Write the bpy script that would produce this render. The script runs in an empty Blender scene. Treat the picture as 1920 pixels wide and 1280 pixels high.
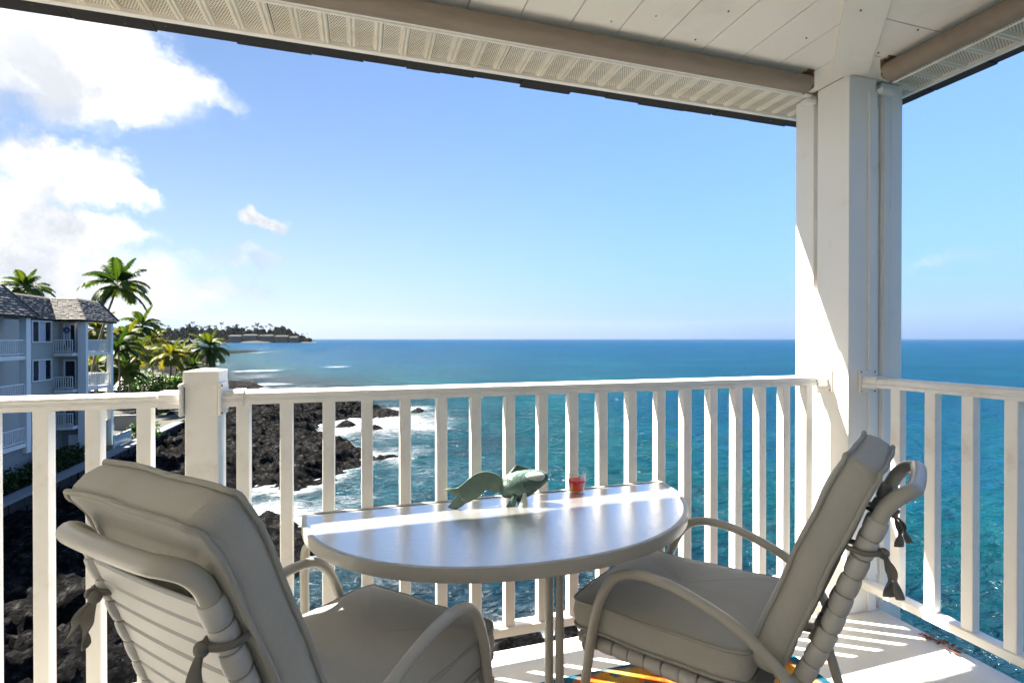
import bpy, bmesh, math, random
import numpy as np
from mathutils import Vector, Matrix

C = bpy.context.scene.collection
PI = math.pi
random.seed(7)

# ---------------------------------------------------------------- camera
CAMZ = 1.322                       # eye height above the lanai floor (floor is z = 0)
PSI, PITCH, FPX = 0.291, 0.0049, 938.0
FW = Vector((math.sin(PSI) * math.cos(PITCH), math.cos(PSI) * math.cos(PITCH), -math.sin(PITCH)))
RT = Vector((math.cos(PSI), -math.sin(PSI), 0))
UP = RT.cross(FW)
cam = bpy.data.cameras.new('camera')
cam.sensor_fit = 'HORIZONTAL'; cam.sensor_width = 36.0
cam.lens = 36.0 * FPX / 1920.0
cam.clip_start = 0.05; cam.clip_end = 90000
co = bpy.data.objects.new('camera', cam); C.objects.link(co)
co.matrix_world = Matrix.Translation((0, 0, CAMZ)) @ Matrix((RT, UP, -FW)).transposed().to_4x4()
bpy.context.scene.camera = co


def ray(px, py):
    """direction through a pixel of the 1920x1280 photograph (used to survey positions)"""
    return FW + RT * ((px - 960) / FPX) + UP * ((640 - py) / FPX)


def at(px, py, d):
    return Vector((0, 0, CAMZ)) + ray(px, py) * d


# ---------------------------------------------------------------- sky, sun, exposure
SUN = Vector((-1.604, 1.0, 2.62)).normalized()
SUN_EL = math.asin(SUN.z)
SUN_AZ = math.atan2(-SUN.x, SUN.y)
SKY_STRENGTH = 0.0375
SUN_STRENGTH = 5.0
EXPOSURE = 2.62
world = bpy.data.worlds.new('World'); bpy.context.scene.world = world
world.use_nodes = True
NT = world.node_tree; NT.nodes.clear()


class NB:
    """tiny node builder"""
    def __init__(s, nt): s.nt = nt; s.L = nt.links
    def n(s, t, **k):
        x = s.nt.nodes.new(t)
        for a, v in k.items(): setattr(x, a, v)
        return x
    def set(s, sock, v):
        if hasattr(v, 'is_output') or isinstance(v, bpy.types.NodeSocket): s.L.new(v, sock)
        else: sock.default_value = v
    def math(s, op, a, b=None, c=None, clamp=False):
        m = s.n('ShaderNodeMath', operation=op); m.use_clamp = clamp
        s.set(m.inputs[0], a)
        if b is not None: s.set(m.inputs[1], b)
        if c is not None: s.set(m.inputs[2], c)
        return m.outputs[0]
    def vmath(s, op, a, b=None, sc=None):
        m = s.n('ShaderNodeVectorMath', operation=op)
        s.set(m.inputs[0], a)
        if b is not None: s.set(m.inputs[1], b)
        if sc is not None: s.set(m.inputs['Scale'], sc)
        return m.outputs['Value'] if op in ('DOT_PRODUCT', 'LENGTH', 'DISTANCE') else m.outputs[0]
    def noise(s, vec, scale, detail=4, rough=0.55, dist=0.0, color=False):
        m = s.n('ShaderNodeTexNoise'); s.set(m.inputs['Vector'], vec)
        m.inputs['Scale'].default_value = scale; m.inputs['Detail'].default_value = detail
        m.inputs['Roughness'].default_value = rough; m.inputs['Distortion'].default_value = dist
        return m.outputs['Color'] if color else m.outputs['Fac']
    def ramp(s, fac, stops, interp='LINEAR'):
        r = s.n('ShaderNodeValToRGB'); s.set(r.inputs[0], fac); r.color_ramp.interpolation = interp
        e = r.color_ramp.elements
        while len(e) < len(stops): e.new(0.5)
        for x, (p, c) in zip(e, stops):
            x.position = p; x.color = c if len(c) == 4 else (*c, 1)
        return r.outputs[0]
    def mix(s, f, a, b, blend='MIX'):
        m = s.n('ShaderNodeMix', data_type='RGBA', blend_type=blend)
        s.set(m.inputs[0], f)
        for k, v in ((6, a), (7, b)):
            s.set(m.inputs[k], (*v, 1) if isinstance(v, tuple) and len(v) == 3 else v)
        return m.outputs[2]
    def smooth(s, v, lo, hi):
        m = s.n('ShaderNodeMapRange', interpolation_type='SMOOTHSTEP')
        s.set(m.inputs[0], v); m.inputs[1].default_value = lo; m.inputs[2].default_value = hi
        return m.outputs[0]
    def mapping(s, vec, scale=(1, 1, 1), rot=(0, 0, 0), loc=(0, 0, 0)):
        m = s.n('ShaderNodeMapping'); s.set(m.inputs[0], vec)
        m.inputs['Scale'].default_value = scale; m.inputs['Rotation'].default_value = rot; m.inputs['Location'].default_value = loc
        return m.outputs[0]


b = NB(NT)
sky = b.n('ShaderNodeTexSky', sky_type='NISHITA')
sky.sun_disc = False; sky.sun_elevation = SUN_EL; sky.sun_rotation = SUN_AZ
sky.air_density = 1.0; sky.dust_density = 0.25; sky.ozone_density = 2.0; sky.altitude = 10
bg_sky = b.n('ShaderNodeBackground'); bg_sky.inputs[1].default_value = SKY_STRENGTH
sepz = b.n('ShaderNodeSeparateXYZ'); b.L.new(b.n('ShaderNodeTexCoord').outputs['Generated'], sepz.inputs[0])
gdir = b.n('ShaderNodeTexCoord').outputs['Generated']
sund = b.smooth(b.vmath('DOT_PRODUCT', gdir, tuple(Vector((SUN.x, SUN.y, 0)).normalized())), -0.25, 0.95)
skycol = b.mix(1.0, sky.outputs[0], b.mix(sund, (0.50, 0.66, 0.88), (0.80, 0.84, 0.88)), 'MULTIPLY')
# pale marine haze low over the sea, whiter towards the sun
hz_ = b.math('MULTIPLY', b.math('POWER', b.math('SUBTRACT', 1.0, b.math('MINIMUM', b.math('ABSOLUTE', sepz.outputs[2]), 1.0)), 4.6), 0.92)
skycol = b.mix(hz_, skycol, b.mix(sund, (0.85, 1.70, 3.5), (2.6, 3.15, 4.3)))
b.L.new(skycol, bg_sky.inputs[0])
dirv = b.n('ShaderNodeTexCoord').outputs['Generated']
warp = b.noise(dirv, 5.0, 6, 0.62, 0.0, True)
warp2 = b.noise(dirv, 17.0, 5, 0.6, 0.0, True)
wv = b.vmath('SCALE', b.vmath('SUBTRACT', warp, (0.5, 0.5, 0.5)), sc=0.13)
wv2 = b.vmath('SCALE', b.vmath('SUBTRACT', warp2, (0.5, 0.5, 0.5)), sc=0.07)
dw = b.vmath('ADD', b.vmath('ADD', dirv, wv), wv2)
# cumulus banks: (pixel centre, half sizes in pixels, solidity)
BANKS = [(70, 95, 250, 112, 1.0), (-300, 40, 260, 150, 1.0), (270, 140, 130, 46, 0.85), (200, 205, 80, 40, 0.8), (105, 325, 125, 58, 0.95), (200, 365, 100, 26, 0.7),
         (-110, 410, 190, 85, 1.0), (140, 432, 140, 36, 0.95), (60, 505, 300, 60, 0.9), (220, 545, 260, 55, 0.72), (490, 416, 40, 22, 0.85),
         (430, 492, 120, 18, 0.42), (400, 565, 70, 32, 0.5), (1790, 480, 110, 16, 0.26), (-700, 150, 420, 330, 0.95)]
cov = None
for (px, py, hx, hy, so) in BANKS:
    c = ray(px, py); L = c.length; c = c.normalized()
    r_ = c.cross(Vector((0, 0, 1))).normalized(); u_ = r_.cross(c)
    k = 1.0 / (1 + ((px - 960) / FPX) ** 2) ** 0.5      # px to angle off axis
    u = b.math('MULTIPLY', b.vmath('DOT_PRODUCT', dw, tuple(r_)), FPX / (hx * k))
    v = b.math('MULTIPLY', b.vmath('DOT_PRODUCT', dw, tuple(u_)), FPX / (hy * k ** 0.5))
    f = b.math('DIVIDE', b.math('SUBTRACT', 1.3, b.math('SQRT', b.math('ADD', b.math('MULTIPLY', u, u), b.math('MULTIPLY', v, v)))), 1.0)
    front = b.math('GREATER_THAN', b.vmath('DOT_PRODUCT', dirv, tuple(c)), 0.2)
    f = b.math('MULTIPLY', b.math('MULTIPLY', b.smooth(f, 0.0, 0.85), so), front)
    cov = f if cov is None else b.math('MAXIMUM', cov, f)
# the trade-wind cumulus field carries on over the land side, out of the picture
sep = b.n('ShaderNodeSeparateXYZ'); b.L.new(dirv, sep.inputs[0])
plane = b.vmath('DIVIDE', dirv, None)
zz = b.math('ADD', b.math('MAXIMUM', sep.outputs[2], 0.0), 0.12)
cx = b.n('ShaderNodeCombineXYZ'); b.L.new(zz, cx.inputs[0]); b.L.new(zz, cx.inputs[1]); b.L.new(zz, cx.inputs[2])
pl = b.vmath('DIVIDE', dirv, cx.outputs[0])
field = b.noise(pl, 0.9, 6, 0.6)
landside = b.smooth(b.vmath('DOT_PRODUCT', dirv, (-0.80, -0.60, 0.0)), 0.25, 0.75)
cov = b.math('MAXIMUM', cov, b.math('MULTIPLY', b.smooth(field, 0.42, 0.62), landside))
fine = b.noise(dw, 9.0, 7, 0.62)
cl = b.smooth(b.math('ADD', cov, b.math('MULTIPLY', b.math('SUBTRACT', fine, 0.5), 1.2)), 0.10, 0.92)
cl = b.math('MULTIPLY', cl, b.smooth(cov, 0.0, 0.12))
cl = b.math('MULTIPLY', cl, b.smooth(sep.outputs[2], 0.0, 0.05), clamp=True)
shade = b.noise(b.vmath('ADD', dw, (0.03, -0.02, 0.05)), 6.0, 5, 0.55)
hi = b.smooth(sep.outputs[2], 0.02, 0.42)
shd = b.math('ADD', b.math('MULTIPLY', b.smooth(shade, 0.36, 0.62), 0.75), b.math('MULTIPLY', hi, 0.35), clamp=True)
ccol = b.mix(b.math('MULTIPLY', shd, b.smooth(sep.outputs[2], 0.02, 0.24)), b.mix(b.smooth(shade, 0.35, 0.6), (0.088, 0.097, 0.114), (0.142, 0.145, 0.151)), (0.222, 0.22, 0.216))
sunp = b.smooth(b.vmath('DOT_PRODUCT', dirv, tuple(SUN)), 0.76, 1.0)     # clouds near the sun are far brighter
bg_cl = b.n('ShaderNodeBackground'); b.L.new(ccol, bg_cl.inputs[0]); b.L.new(b.math('ADD', 1.0, b.math('MULTIPLY', sunp, 4.0)), bg_cl.inputs[1])
ms = b.n('ShaderNodeMixShader'); b.L.new(cl, ms.inputs[0]); b.L.new(bg_sky.outputs[0], ms.inputs[1]); b.L.new(bg_cl.outputs[0], ms.inputs[2])
wo = b.n('ShaderNodeOutputWorld'); b.L.new(ms.outputs[0], wo.inputs[0])

sl = bpy.data.lights.new('sun', 'SUN'); sl.energy = SUN_STRENGTH; sl.angle = math.radians(0.53); sl.color = (1.0, 0.94, 0.85)
so = bpy.data.objects.new('sun', sl); C.objects.link(so)
so.rotation_euler = SUN.to_track_quat('Z', 'Y').to_euler(); so.location = (-20, 12, 40)
vs = bpy.context.scene.view_settings
vs.view_transform = 'Standard'; vs.look = 'None'; vs.exposure = EXPOSURE; vs.gamma = 1.0; vs.use_curve_mapping = False
cy = bpy.context.scene.cycles
cy.max_bounces = 10; cy.diffuse_bounces = 6; cy.glossy_bounces = 4; cy.transmission_bounces = 8
cy.use_denoising = True
cy.sample_clamp_indirect = 8.0; cy.caustics_reflective = False; cy.caustics_refractive = False

# ---------------------------------------------------------------- materials


def M(name, col, rough=0.5, metal=0.0, var=0.0, vscale=4.0, dirt=None, dscale=2.0, dlo=0.55, dhi=0.75, bump=0.0, bscale=60.0,
      stretch=(1, 1, 1), spec=0.5, trans=0.0, ior=1.45, rand=0.0, sheen=0.0):
    m = bpy.data.materials.new(name); m.use_nodes = True
    nt = m.node_tree; nt.nodes.clear(); q = NB(nt)
    p = q.n('ShaderNodeBsdfPrincipled'); o = q.n('ShaderNodeOutputMaterial'); q.L.new(p.outputs[0], o.inputs[0])
    p.inputs['Roughness'].default_value = rough; p.inputs['Metallic'].default_value = metal
    p.inputs['Specular IOR Level'].default_value = spec; p.inputs['Transmission Weight'].default_value = trans; p.inputs['IOR'].default_value = ior
    if sheen: p.inputs['Sheen Weight'].default_value = sheen
    tc = q.n('ShaderNodeTexCoord').outputs['Object']
    vec = q.mapping(tc, stretch)
    c = (*col, 1)
    if var:
        n = q.noise(vec, vscale, 5, 0.6)
        c = q.mix(n, tuple(x * (1 - var) for x in col), tuple(min(1, x * (1 + var)) for x in col))
    if rand:
        oi = q.n('ShaderNodeObjectInfo').outputs['Random']
        h = q.n('ShaderNodeHueSaturation'); q.set(h.inputs['Color'], c)
        q.L.new(q.math('ADD', q.math('MULTIPLY', oi, rand), 1 - rand / 2), h.inputs['Value'])
        c = h.outputs[0]
    if dirt:
        n = q.noise(vec, dscale, 6, 0.65)
        c = q.mix(q.smooth(n, dlo, dhi), c, dirt)
    q.set(p.inputs['Base Color'], c)
    if bump:
        bn = q.n('ShaderNodeBump'); bn.inputs['Strength'].default_value = bump; bn.inputs['Distance'].default_value = 0.01
        q.L.new(q.noise(vec, bscale, 4, 0.6), bn.inputs['Height']); q.L.new(bn.outputs[0], p.inputs['Normal'])
    return m


MAT = {}
MAT['white'] = M('white_paint', (0.83, 0.805, 0.755), 0.38, var=0.05, vscale=3, dirt=(0.62, 0.54, 0.42), dscale=4, dlo=0.58, dhi=0.86, bump=0.06, bscale=40)
MAT['rail'] = M('white_vinyl', (0.83, 0.805, 0.75), 0.32, var=0.04, vscale=6, dirt=(0.55, 0.43, 0.28), dscale=4, dlo=0.52, dhi=0.82, bump=0.05, bscale=30, rand=0.05)
MAT['ceiling'] = M('ceiling_paint', (0.84, 0.785, 0.70), 0.55, var=0.05, vscale=1.5, dirt=(0.62, 0.56, 0.47), dscale=1.6, dlo=0.55, dhi=0.85, bump=0.08, bscale=25, rand=0.03)
MAT['roll'] = M('shade_fabric', (0.27, 0.215, 0.165), 0.85, var=0.22, vscale=30, stretch=(0.25, 1, 1), bump=0.3, bscale=200)
MAT['rust'] = M('rusty_bracket', (0.20, 0.11, 0.055), 0.8, metal=0.1, var=0.5, vscale=60, dirt=(0.6, 0.55, 0.45), dscale=25, dlo=0.5, dhi=0.6)
MAT['dark_roof'] = M('dark_roof_edge', (0.022, 0.018, 0.016), 0.8, var=0.5, vscale=20, dirt=(0.16, 0.15, 0.13), dscale=14, dlo=0.66, dhi=0.72, stretch=(2, 2, 0.4))
MAT['fabric'] = M('cushion_fabric', (0.455, 0.442, 0.395), 0.95, var=0.07, vscale=8, bump=0.35, bscale=500, spec=0.2, sheen=0.15)
MAT['piping'] = M('cushion_piping', (0.37, 0.358, 0.315), 0.95, var=0.06, vscale=20, bump=0.3, bscale=300, spec=0.2)
MAT['frame'] = M('taupe_powder_coat', (0.41, 0.39, 0.335), 0.34, var=0.04, vscale=10, spec=0.5)
MAT['strap'] = M('vinyl_strap', (0.48, 0.465, 0.43), 0.42, var=0.05, vscale=14, spec=0.4)
MAT['tie'] = M('tie_ribbon', (0.17, 0.16, 0.135), 0.95, var=0.15, vscale=40, spec=0.2)
MAT['floor'] = M('lanai_floor', (0.70, 0.66, 0.58), 0.5, var=0.06, vscale=2.5, dirt=(0.44, 0.36, 0.26), dscale=3.2, dlo=0.6, dhi=0.84, bump=0.12, bscale=60)
MAT['wall'] = M('house_wall_paint', (0.80, 0.78, 0.73), 0.6, var=0.04, vscale=2)
MAT['bwall'] = M('grey_siding', (0.36, 0.355, 0.32), 0.6, var=0.06, vscale=2)
MAT['bwhite'] = M('building_white_trim', (0.66, 0.655, 0.62), 0.5, var=0.04, vscale=2)
MAT['plinth'] = M('grey_render', (0.22, 0.22, 0.215), 0.8, var=0.10, vscale=1.0)
MAT['shingle'] = M('roof_shingle', (0.115, 0.105, 0.088), 0.8, var=0.3, vscale=6, dirt=(0.13, 0.12, 0.11), dscale=2.5, dlo=0.5, dhi=0.75)
MAT['pane'] = M('dark_window_glass', (0.012, 0.016, 0.03), 0.06, spec=0.5)
MAT['curtain'] = M('pale_curtain', (0.42, 0.42, 0.48), 0.8, var=0.12, vscale=3, stretch=(6, 6, 0.2))
MAT['wreath'] = M('blue_wreath', (0.05, 0.09, 0.2), 0.7, var=0.4, vscale=12)
MAT['lava_wall'] = M('lava_stone', (0.012, 0.012, 0.013), 0.85, var=0.5, vscale=2.0, bump=1.0, bscale=3)
MAT['coping'] = M('coping_concrete', (0.17, 0.17, 0.17), 0.85, var=0.15, vscale=1.5)
MAT['canvas'] = M('white_canvas', (0.80, 0.80, 0.78), 0.8, var=0.04)
MAT['trunk'] = M('palm_trunk', (0.17, 0.135, 0.10), 0.9, var=0.35, vscale=3, stretch=(1, 1, 4), bump=0.5, bscale=6)
MAT['hotel'] = M('hotel_wall', (0.085, 0.08, 0.085), 0.7, var=0.12, vscale=0.05)
MAT['hotel_dark'] = M('hotel_recess', (0.05, 0.05, 0.06), 0.7)
MAT['leaf_dry'] = M('dry_leaf', (0.16, 0.065, 0.03), 0.8, var=0.5, vscale=30)
MAT['patina'] = M('verdigris', (0.07, 0.125, 0.105), 0.55, metal=0.15, var=0.35, vscale=45, dirt=(0.50, 0.60, 0.53), dscale=16, dlo=0.56, dhi=0.68, bump=0.3, bscale=120)
MAT['tailpatina'] = M('verdigris_tail', (0.15, 0.215, 0.165), 0.6, metal=0.1, var=0.25, vscale=70, dirt=(0.12, 0.20, 0.16), dscale=40, dlo=0.5, dhi=0.62, bump=0.3, bscale=160)
MAT['palefin_sunlit_head'] = M('verdigris_pale_and_sunlit', (0.52, 0.60, 0.53), 0.6, var=0.2, vscale=60, dirt=(0.2, 0.3, 0.25), dscale=30, dlo=0.58, dhi=0.7)  # pale patina of fin and eye; also paints the sunlit head top
MAT['dark'] = M('black_gap', (0.02, 0.02, 0.02), 0.7)


def cloth_detail(m):
    """broad soft wrinkles and a woven grain on top of the plain cloth"""
    nt = m.node_tree; q = NB(nt)
    p = next(x for x in nt.nodes if x.type == 'BSDF_PRINCIPLED')
    tc = q.n('ShaderNodeTexCoord').outputs['Object']
    old = p.inputs['Normal'].links[0].from_socket
    wr = q.noise(q.mapping(tc, (3, 9, 5), (0.3, 0.2, 0.5)), 1.0, 4, 0.55, 1.2)
    b2 = q.n('ShaderNodeBump'); b2.inputs['Strength'].default_value = 0.3; b2.inputs['Distance'].default_value = 0.012
    q.L.new(wr, b2.inputs['Height']); q.L.new(old, b2.inputs['Normal']); q.L.new(b2.outputs[0], p.inputs['Normal'])
    cs = p.inputs['Base Color'].links[0].from_socket
    wv = q.noise(tc, 620, 2, 0.7)
    st = q.noise(tc, 3.5, 5, 0.6)
    c2 = q.mix(q.smooth(wv, 0.35, 0.65), q.mix(1.0, cs, (0.90, 0.90, 0.89), 'MULTIPLY'), cs)
    c2 = q.mix(q.math('MULTIPLY', q.smooth(st, 0.5, 0.72), 0.35), c2, q.mix(1.0, c2, (0.80, 0.77, 0.70), 'MULTIPLY'))
    q.L.new(c2, p.inputs['Base Color'])


cloth_detail(MAT['fabric'])


def leaf_mat(name, c1, c2, c3, trl=0.35):
    m = bpy.data.materials.new(name); m.use_nodes = True
    nt = m.node_tree; nt.nodes.clear(); q = NB(nt)
    o = q.n('ShaderNodeOutputMaterial')
    oi = q.n('ShaderNodeObjectInfo').outputs['Random']
    tc = q.n('ShaderNodeTexCoord').outputs['Object']
    n = q.noise(tc, 1.3, 3)
    f = q.math('ADD', q.math('MULTIPLY', oi, 0.55), q.math('MULTIPLY', n, 0.5))
    c = q.ramp(f, [(0.15, c1), (0.5, c2), (0.9, c3)])
    d = q.n('ShaderNodeBsdfPrincipled'); q.L.new(c, d.inputs['Base Color']); d.inputs['Roughness'].default_value = 0.5; d.inputs['Specular IOR Level'].default_value = 0.22
    t = q.n('ShaderNodeBsdfTranslucent'); q.L.new(q.mix(1.0, c, (1.5, 1.5, 0.6), 'MULTIPLY'), t.inputs[0])
    mx = q.n('ShaderNodeMixShader'); mx.inputs[0].default_value = trl
    q.L.new(d.outputs[0], mx.inputs[1]); q.L.new(t.outputs[0], mx.inputs[2]); q.L.new(mx.outputs[0], o.inputs[0])
    return m


MAT['frond'] = leaf_mat('palm_frond', (0.015, 0.042, 0.008), (0.042, 0.080, 0.012), (0.11, 0.125, 0.018))
MAT['frond_yellow'] = leaf_mat('palm_frond_yellow', (0.04, 0.075, 0.01), (0.13, 0.14, 0.015), (0.24, 0.19, 0.02))
MAT['bush'] = leaf_mat('bush_leaf', (0.015, 0.045, 0.01), (0.035, 0.085, 0.014), (0.08, 0.14, 0.025))
MAT['hedge'] = leaf_mat('hedge_leaf', (0.008, 0.022, 0.005), (0.014, 0.036, 0.007), (0.028, 0.055, 0.01))
MAT['far_green'] = M('far_canopy', (0.010, 0.017, 0.010), 1.0, var=0.6, vscale=0.05, spec=0.0)


def glass_mat(name, col, rough=0.0, ior=1.45):
    m = M(name, col, rough, trans=1.0, ior=ior); return m




def thin_glass(name):
    m = bpy.data.materials.new(name); m.use_nodes = True
    nt = m.node_tree; nt.nodes.clear(); q = NB(nt)
    o = q.n('ShaderNodeOutputMaterial'); t = q.n('ShaderNodeBsdfTransparent'); t.inputs[0].default_value = (0.95, 0.97, 0.97, 1)
    g_ = q.n('ShaderNodeBsdfGlossy'); g_.inputs['Roughness'].default_value = 0.02
    lw = q.n('ShaderNodeLayerWeight'); lw.inputs[0].default_value = 0.35
    mx = q.n('ShaderNodeMixShader'); q.L.new(q.math('MULTIPLY', lw.outputs['Fresnel'], 0.4), mx.inputs[0]); q.L.new(t.outputs[0], mx.inputs[1]); q.L.new(g_.outputs[0], mx.inputs[2]); q.L.new(mx.outputs[0], o.inputs[0])
    return m


MAT['clear'] = thin_glass('clear_glass')


def drink_mat():
    m = bpy.data.materials.new('layered_drink'); m.use_nodes = True
    nt = m.node_tree; nt.nodes.clear(); q = NB(nt)
    p = q.n('ShaderNodeBsdfPrincipled'); o = q.n('ShaderNodeOutputMaterial'); q.L.new(p.outputs[0], o.inputs[0])
    g = q.n('ShaderNodeSeparateXYZ'); q.L.new(q.n('ShaderNodeTexCoord').outputs['Object'], g.inputs[0])
    c = q.ramp(q.math('MULTIPLY', g.outputs[2], 18.0), [(0.16, (1.0, 0.50, 0.03)), (0.44, (1.0, 0.26, 0.012)), (0.62, (0.92, 0.03, 0.03)), (0.9, (0.80, 0.012, 0.04))])
    q.L.new(c, p.inputs['Base Color']); p.inputs['Roughness'].default_value = 0.05
    p.inputs['IOR'].default_value = 1.34
    t = q.n('ShaderNodeBsdfTranslucent'); q.L.new(c, t.inputs[0]); mx = q.n('ShaderNodeMixShader'); mx.inputs[0].default_value = 0.6
    q.L.new(p.outputs[0], mx.inputs[1]); q.L.new(t.outputs[0], mx.inputs[2]); q.L.new(mx.outputs[0], o.inputs[0])
    return m


MAT['drink'] = drink_mat()


def tabletop_mat():
    m = bpy.data.materials.new('obscure_glass'); m.use_nodes = True
    nt = m.node_tree; nt.nodes.clear(); q = NB(nt)
    p = q.n('ShaderNodeBsdfPrincipled'); o = q.n('ShaderNodeOutputMaterial'); q.L.new(p.outputs[0], o.inputs[0])
    tc = q.n('ShaderNodeTexCoord').outputs['Object']
    p.inputs['Base Color'].default_value = (0.80, 0.785, 0.75, 1); p.inputs['Roughness'].default_value = 0.29; p.inputs['Metallic'].default_value = 0.91
    p.inputs['IOR'].default_value = 1.9
    w = q.noise(q.mapping(tc, (22, 60, 1), (0, 0, 0.15)), 1.0, 3, 0.5, 0.6)
    w2 = q.noise(q.mapping(tc, (60, 160, 1)), 1.0, 2, 0.5)
    bn = q.n('ShaderNodeBump'); bn.inputs['Strength'].default_value = 0.3; bn.inputs['Distance'].default_value = 0.004
    q.L.new(q.math('ADD', w, q.math('MULTIPLY', w2, 0.6)), bn.inputs['Height']); q.L.new(bn.outputs[0], p.inputs['Normal'])
    return m


MAT['tabletop'] = tabletop_mat()


def soffit_mat():
    """painted aluminium pierced by a staggered grid of small holes"""
    m = bpy.data.materials.new('perforated_soffit'); m.use_nodes = True
    nt = m.node_tree; nt.nodes.clear(); q = NB(nt)
    p = q.n('ShaderNodeBsdfPrincipled'); o = q.n('ShaderNodeOutputMaterial'); q.L.new(p.outputs[0], o.inputs[0])
    tc = q.n('ShaderNodeTexCoord').outputs['Object']
    s = q.n('ShaderNodeSeparateXYZ'); q.L.new(tc, s.inputs[0])
    P = 0.0105
    ry = q.math('DIVIDE', s.outputs[1], P * 0.9)
    row = q.math('FLOOR', ry)
    odd = q.math('MODULO', q.math('ABSOLUTE', row), 2.0)
    rx = q.math('ADD', q.math('DIVIDE', s.outputs[0], P), q.math('MULTIPLY', odd, 0.5))
    fx = q.math('SUBTRACT', q.math('FRACT', q.math('ADD', rx, 100.0)), 0.5); fy = q.math('SUBTRACT', q.math('FRACT', q.math('ADD', ry, 100.0)), 0.5)
    d = q.math('SQRT', q.math('ADD', q.math('MULTIPLY', fx, fx), q.math('MULTIPLY', fy, fy)))
    hole = q.math('LESS_THAN', d, 0.30)
    flat = q.math('MULTIPLY', q.math('GREATER_THAN', s.outputs[0], 0.004), q.math('LESS_THAN', s.outputs[0], 0.068))
    hole = q.math('MULTIPLY', hole, flat)
    oi = q.n('ShaderNodeObjectInfo').outputs['Random']
    basec = q.mix(q.smooth(q.noise(tc, 6, 5), 0.45, 0.8), (0.78, 0.72, 0.61), (0.60, 0.50, 0.35))
    basec = q.mix(q.math('MULTIPLY', oi, 0.35), basec, (0.60, 0.52, 0.38))
    q.L.new(q.mix(hole, basec, (0.05, 0.04, 0.03)), p.inputs['Base Color']); p.inputs['Roughness'].default_value = 0.5
    return m


MAT['soffit'] = soffit_mat()


def rug_mat():
    m = bpy.data.materials.new('tropical_rug'); m.use_nodes = True
    nt = m.node_tree; nt.nodes.clear(); q = NB(nt)
    p = q.n('ShaderNodeBsdfPrincipled'); o = q.n('ShaderNodeOutputMaterial'); q.L.new(p.outputs[0], o.inputs[0])
    p.inputs['Roughness'].default_value = 1.0; p.inputs['Specular IOR Level'].default_value = 0.1
    tc = q.n('ShaderNodeTexCoord').outputs['Object']
    wn = q.vmath('SCALE', q.vmath('SUBTRACT', q.noise(tc, 14, 4, 0.6, 0, True), (0.5, 0.5, 0.5)), sc=0.09)
    pv = q.vmath('ADD', tc, wn)
    v = q.n('ShaderNodeTexVoronoi', feature='F1'); q.L.new(pv, v.inputs['Vector']); v.inputs['Scale'].default_value = 5.2
    blot = q.noise(pv, 19, 6, 0.75)
    warm = q.ramp(q.math('ADD', q.math('MULTIPLY', v.outputs['Distance'], 0.62), q.math('MULTIPLY', blot, 0.55)),
                  [(0.26, (0.16, 0.008, 0.02)), (0.40, (0.32, 0.035, 0.012)), (0.52, (0.44, 0.11, 0.012)), (0.64, (0.46, 0.22, 0.025)), (0.78, (0.40, 0.28, 0.08))])
    cool = q.ramp(q.noise(pv, 7, 5, 0.65), [(0.3, (0.005, 0.03, 0.07)), (0.5, (0.01, 0.08, 0.12)), (0.68, (0.05, 0.17, 0.20))])
    sx = q.n('ShaderNodeSeparateXYZ'); q.L.new(tc, sx.inputs[0])
    leaf = q.smooth(q.noise(pv, 6.0, 4, 0.6), 0.54, 0.58)
    edge = q.math('MAXIMUM', q.math('ABSOLUTE', q.math('DIVIDE', sx.outputs[0], 0.70)), q.math('ABSOLUTE', q.math('DIVIDE', sx.outputs[1], 0.62)))
    cor = q.smooth(q.math('ADD', edge, q.math('MULTIPLY', q.noise(pv, 5, 3), 0.12)), 1.0, 1.05)
    f = q.math('MAXIMUM', leaf, cor)
    q.L.new(q.mix(f, warm, cool), p.inputs['Base Color'])
    bn = q.n('ShaderNodeBump'); bn.inputs['Strength'].default_value = 0.6; bn.inputs['Distance'].default_value = 0.004
    q.L.new(q.noise(tc, 400, 2), bn.inputs['Height']); q.L.new(bn.outputs[0], p.inputs['Normal'])
    return m


MAT['rug'] = rug_mat()


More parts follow.
